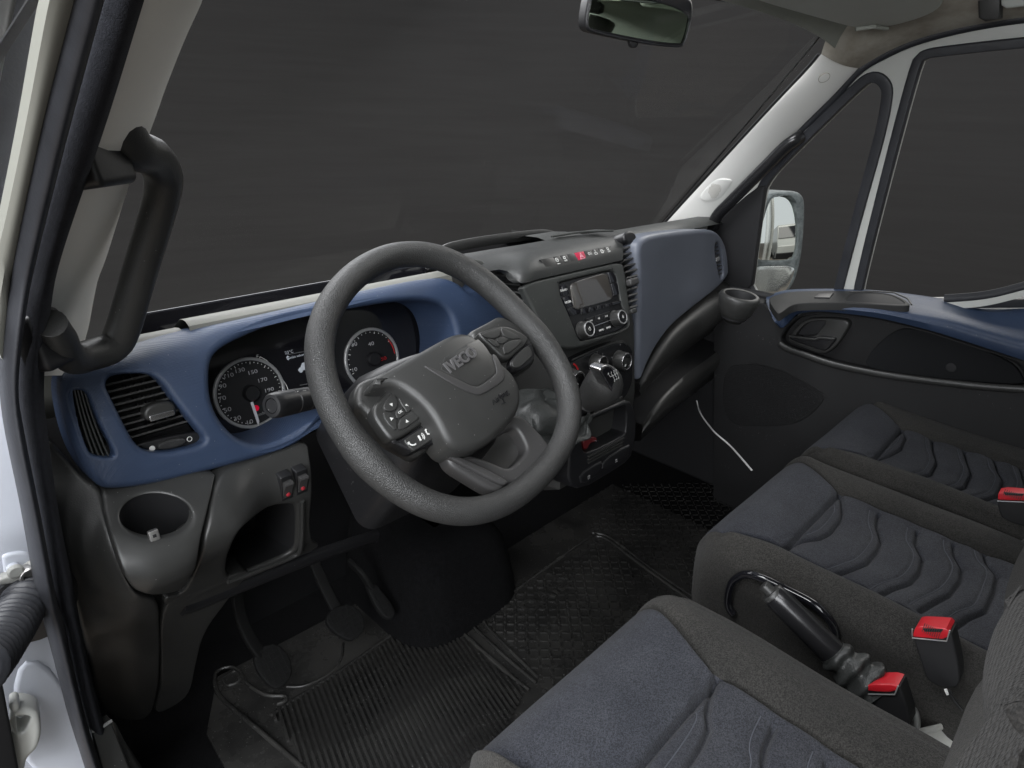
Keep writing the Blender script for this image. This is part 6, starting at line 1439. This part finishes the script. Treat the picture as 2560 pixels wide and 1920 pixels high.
mk('arm', tube([FM.pt(*FM.uv(*K('E', [(930, 1390)])[0]), -.03), U(*K('E', [(880, 1420)])[0], x=1.28)], .02, 10), M['black'], om)

rm = thing('rear_view_mirror', 'black framed rear view mirror hanging from the top of the windscreen', 'mirror', tuple(U(1590, 60, y=.10)))
FRm = mframe((1600, 60), 1.20, (-.20, -1, -.10))
ho = chaikin(at(FRm, 'E', [(112, 110), (130, 0), (150, -60), (400, -60), (620, -20), (637, 40), (620, 140), (595, 215), (575, 230), (450, 218), (300, 190), (160, 160), (125, 148)]), 2)
gg = chaikin(at(FRm, 'E', [(128, 120), (142, 10), (160, -30), (400, -10), (622, 60), (605, 150), (588, 205), (570, 218), (450, 206), (300, 178), (150, 142)]), 2)
pan('housing', FRm.shift(.003), ho, M['black'], rm, holes=[[tuple(x) for x in gg]], depth=.035, r=.006, hr=.002, hdepth=.01)
pan('glass', FRm, gg, M['mirrorg'], rm, depth=.004, r=.0005)
tb = chaikin(at(FRm, 'E', [(335, 190), (378, 196), (376, 222), (355, 232), (338, 220)]), 2); pan('tab', FRm.shift(-.002), tb, M['vblack'], rm, depth=.012, r=.003, back=True)
mk('stem', tube([FRm.pt(*FRm.uv(*K('E', [(470, 0)])[0]), -.03), FRm.pt(*FRm.uv(*K('E', [(520, -140)])[0]), -.06)], .010, 10), M['black'], rm)

# ------------------------------------------------------------------ what the mirrors look back on
FSd = Frame((1.40, -1.0, .6), (0, -1, 0), (0, 0, 1))
bs = thing('van_flank', 'long pale side wall of the van behind the passenger door', 'van side', (1.45, -3, GZ+.25))
mk('panel', plainbox(1.42, 1.46, -5.6, -.95, GZ+.30, 1.75), M['paint'], bs, bevel=.02)
mk('rub_strip', plainbox(1.405, 1.475, -5.5, -1.0, -.28, -.16), M['black'], bs, bevel=.008)
def parked(loc, label, col, sc=1.):
    t = thing('parked_van', label, 'van', loc, 'vans parked in a row behind')
    x, y, z = loc
    prof = [(-2.4, .35), (-2.4, 1.9), (-2.2, 2.15), (1.0, 2.2), (1.6, 1.35), (2.35, 1.05), (2.45, .35)]
    V = [(x+sx, y+a, z+b) for sx in (-.95, .95) for a, b in prof]; n = len(prof)
    F = [list(range(n)), [n+i for i in range(n)]] + [[i, (i+1) % n, n+(i+1) % n, n+i] for i in range(n)]
    mk('body', (V, F), col, t, bevel=.06)
    mk('windscreen', ([(x+sx*.85, y+a+.02, z+b+.02) for sx in (-1, 1) for a, b in ((1.08, 2.05), (1.58, 1.42))], [[0, 1, 3, 2]]), M['gloss'], t)
    mk('bumper', plainbox(x-.96, x+.96, y+2.40, y+2.52, z+.3, z+.7), M['black'], t, bevel=.03)
    for sx in (-.9, .9):
        for a in (-1.5, 1.6): mk('wheel', lathe((x+sx-.1, y+a, z+.34), (1, 0, 0), [(0, 0), (.2, 0), (.34, .02), (.34, .18), (.2, .2), (0, .2)], 20), M['rubber'], t)
for i, (lx, ly, lab, c) in enumerate([(3.3, -9.5, 'nearest white van in the row seen in the door mirror', M['paint']), (3.5, -15., 'second white van in the row seen in the door mirror', M['paintd']), (3.7, -20.5, 'farthest grey van in the row seen in the door mirror', M['dark'])]): parked((lx, ly, GZ), lab, c)
sk = emit('overcast_sky', (.80, .84, .86), .62)
mk('sky', plainbox(-20, 24, -38.2, -38, GZ, 16), sk, kind='structure')
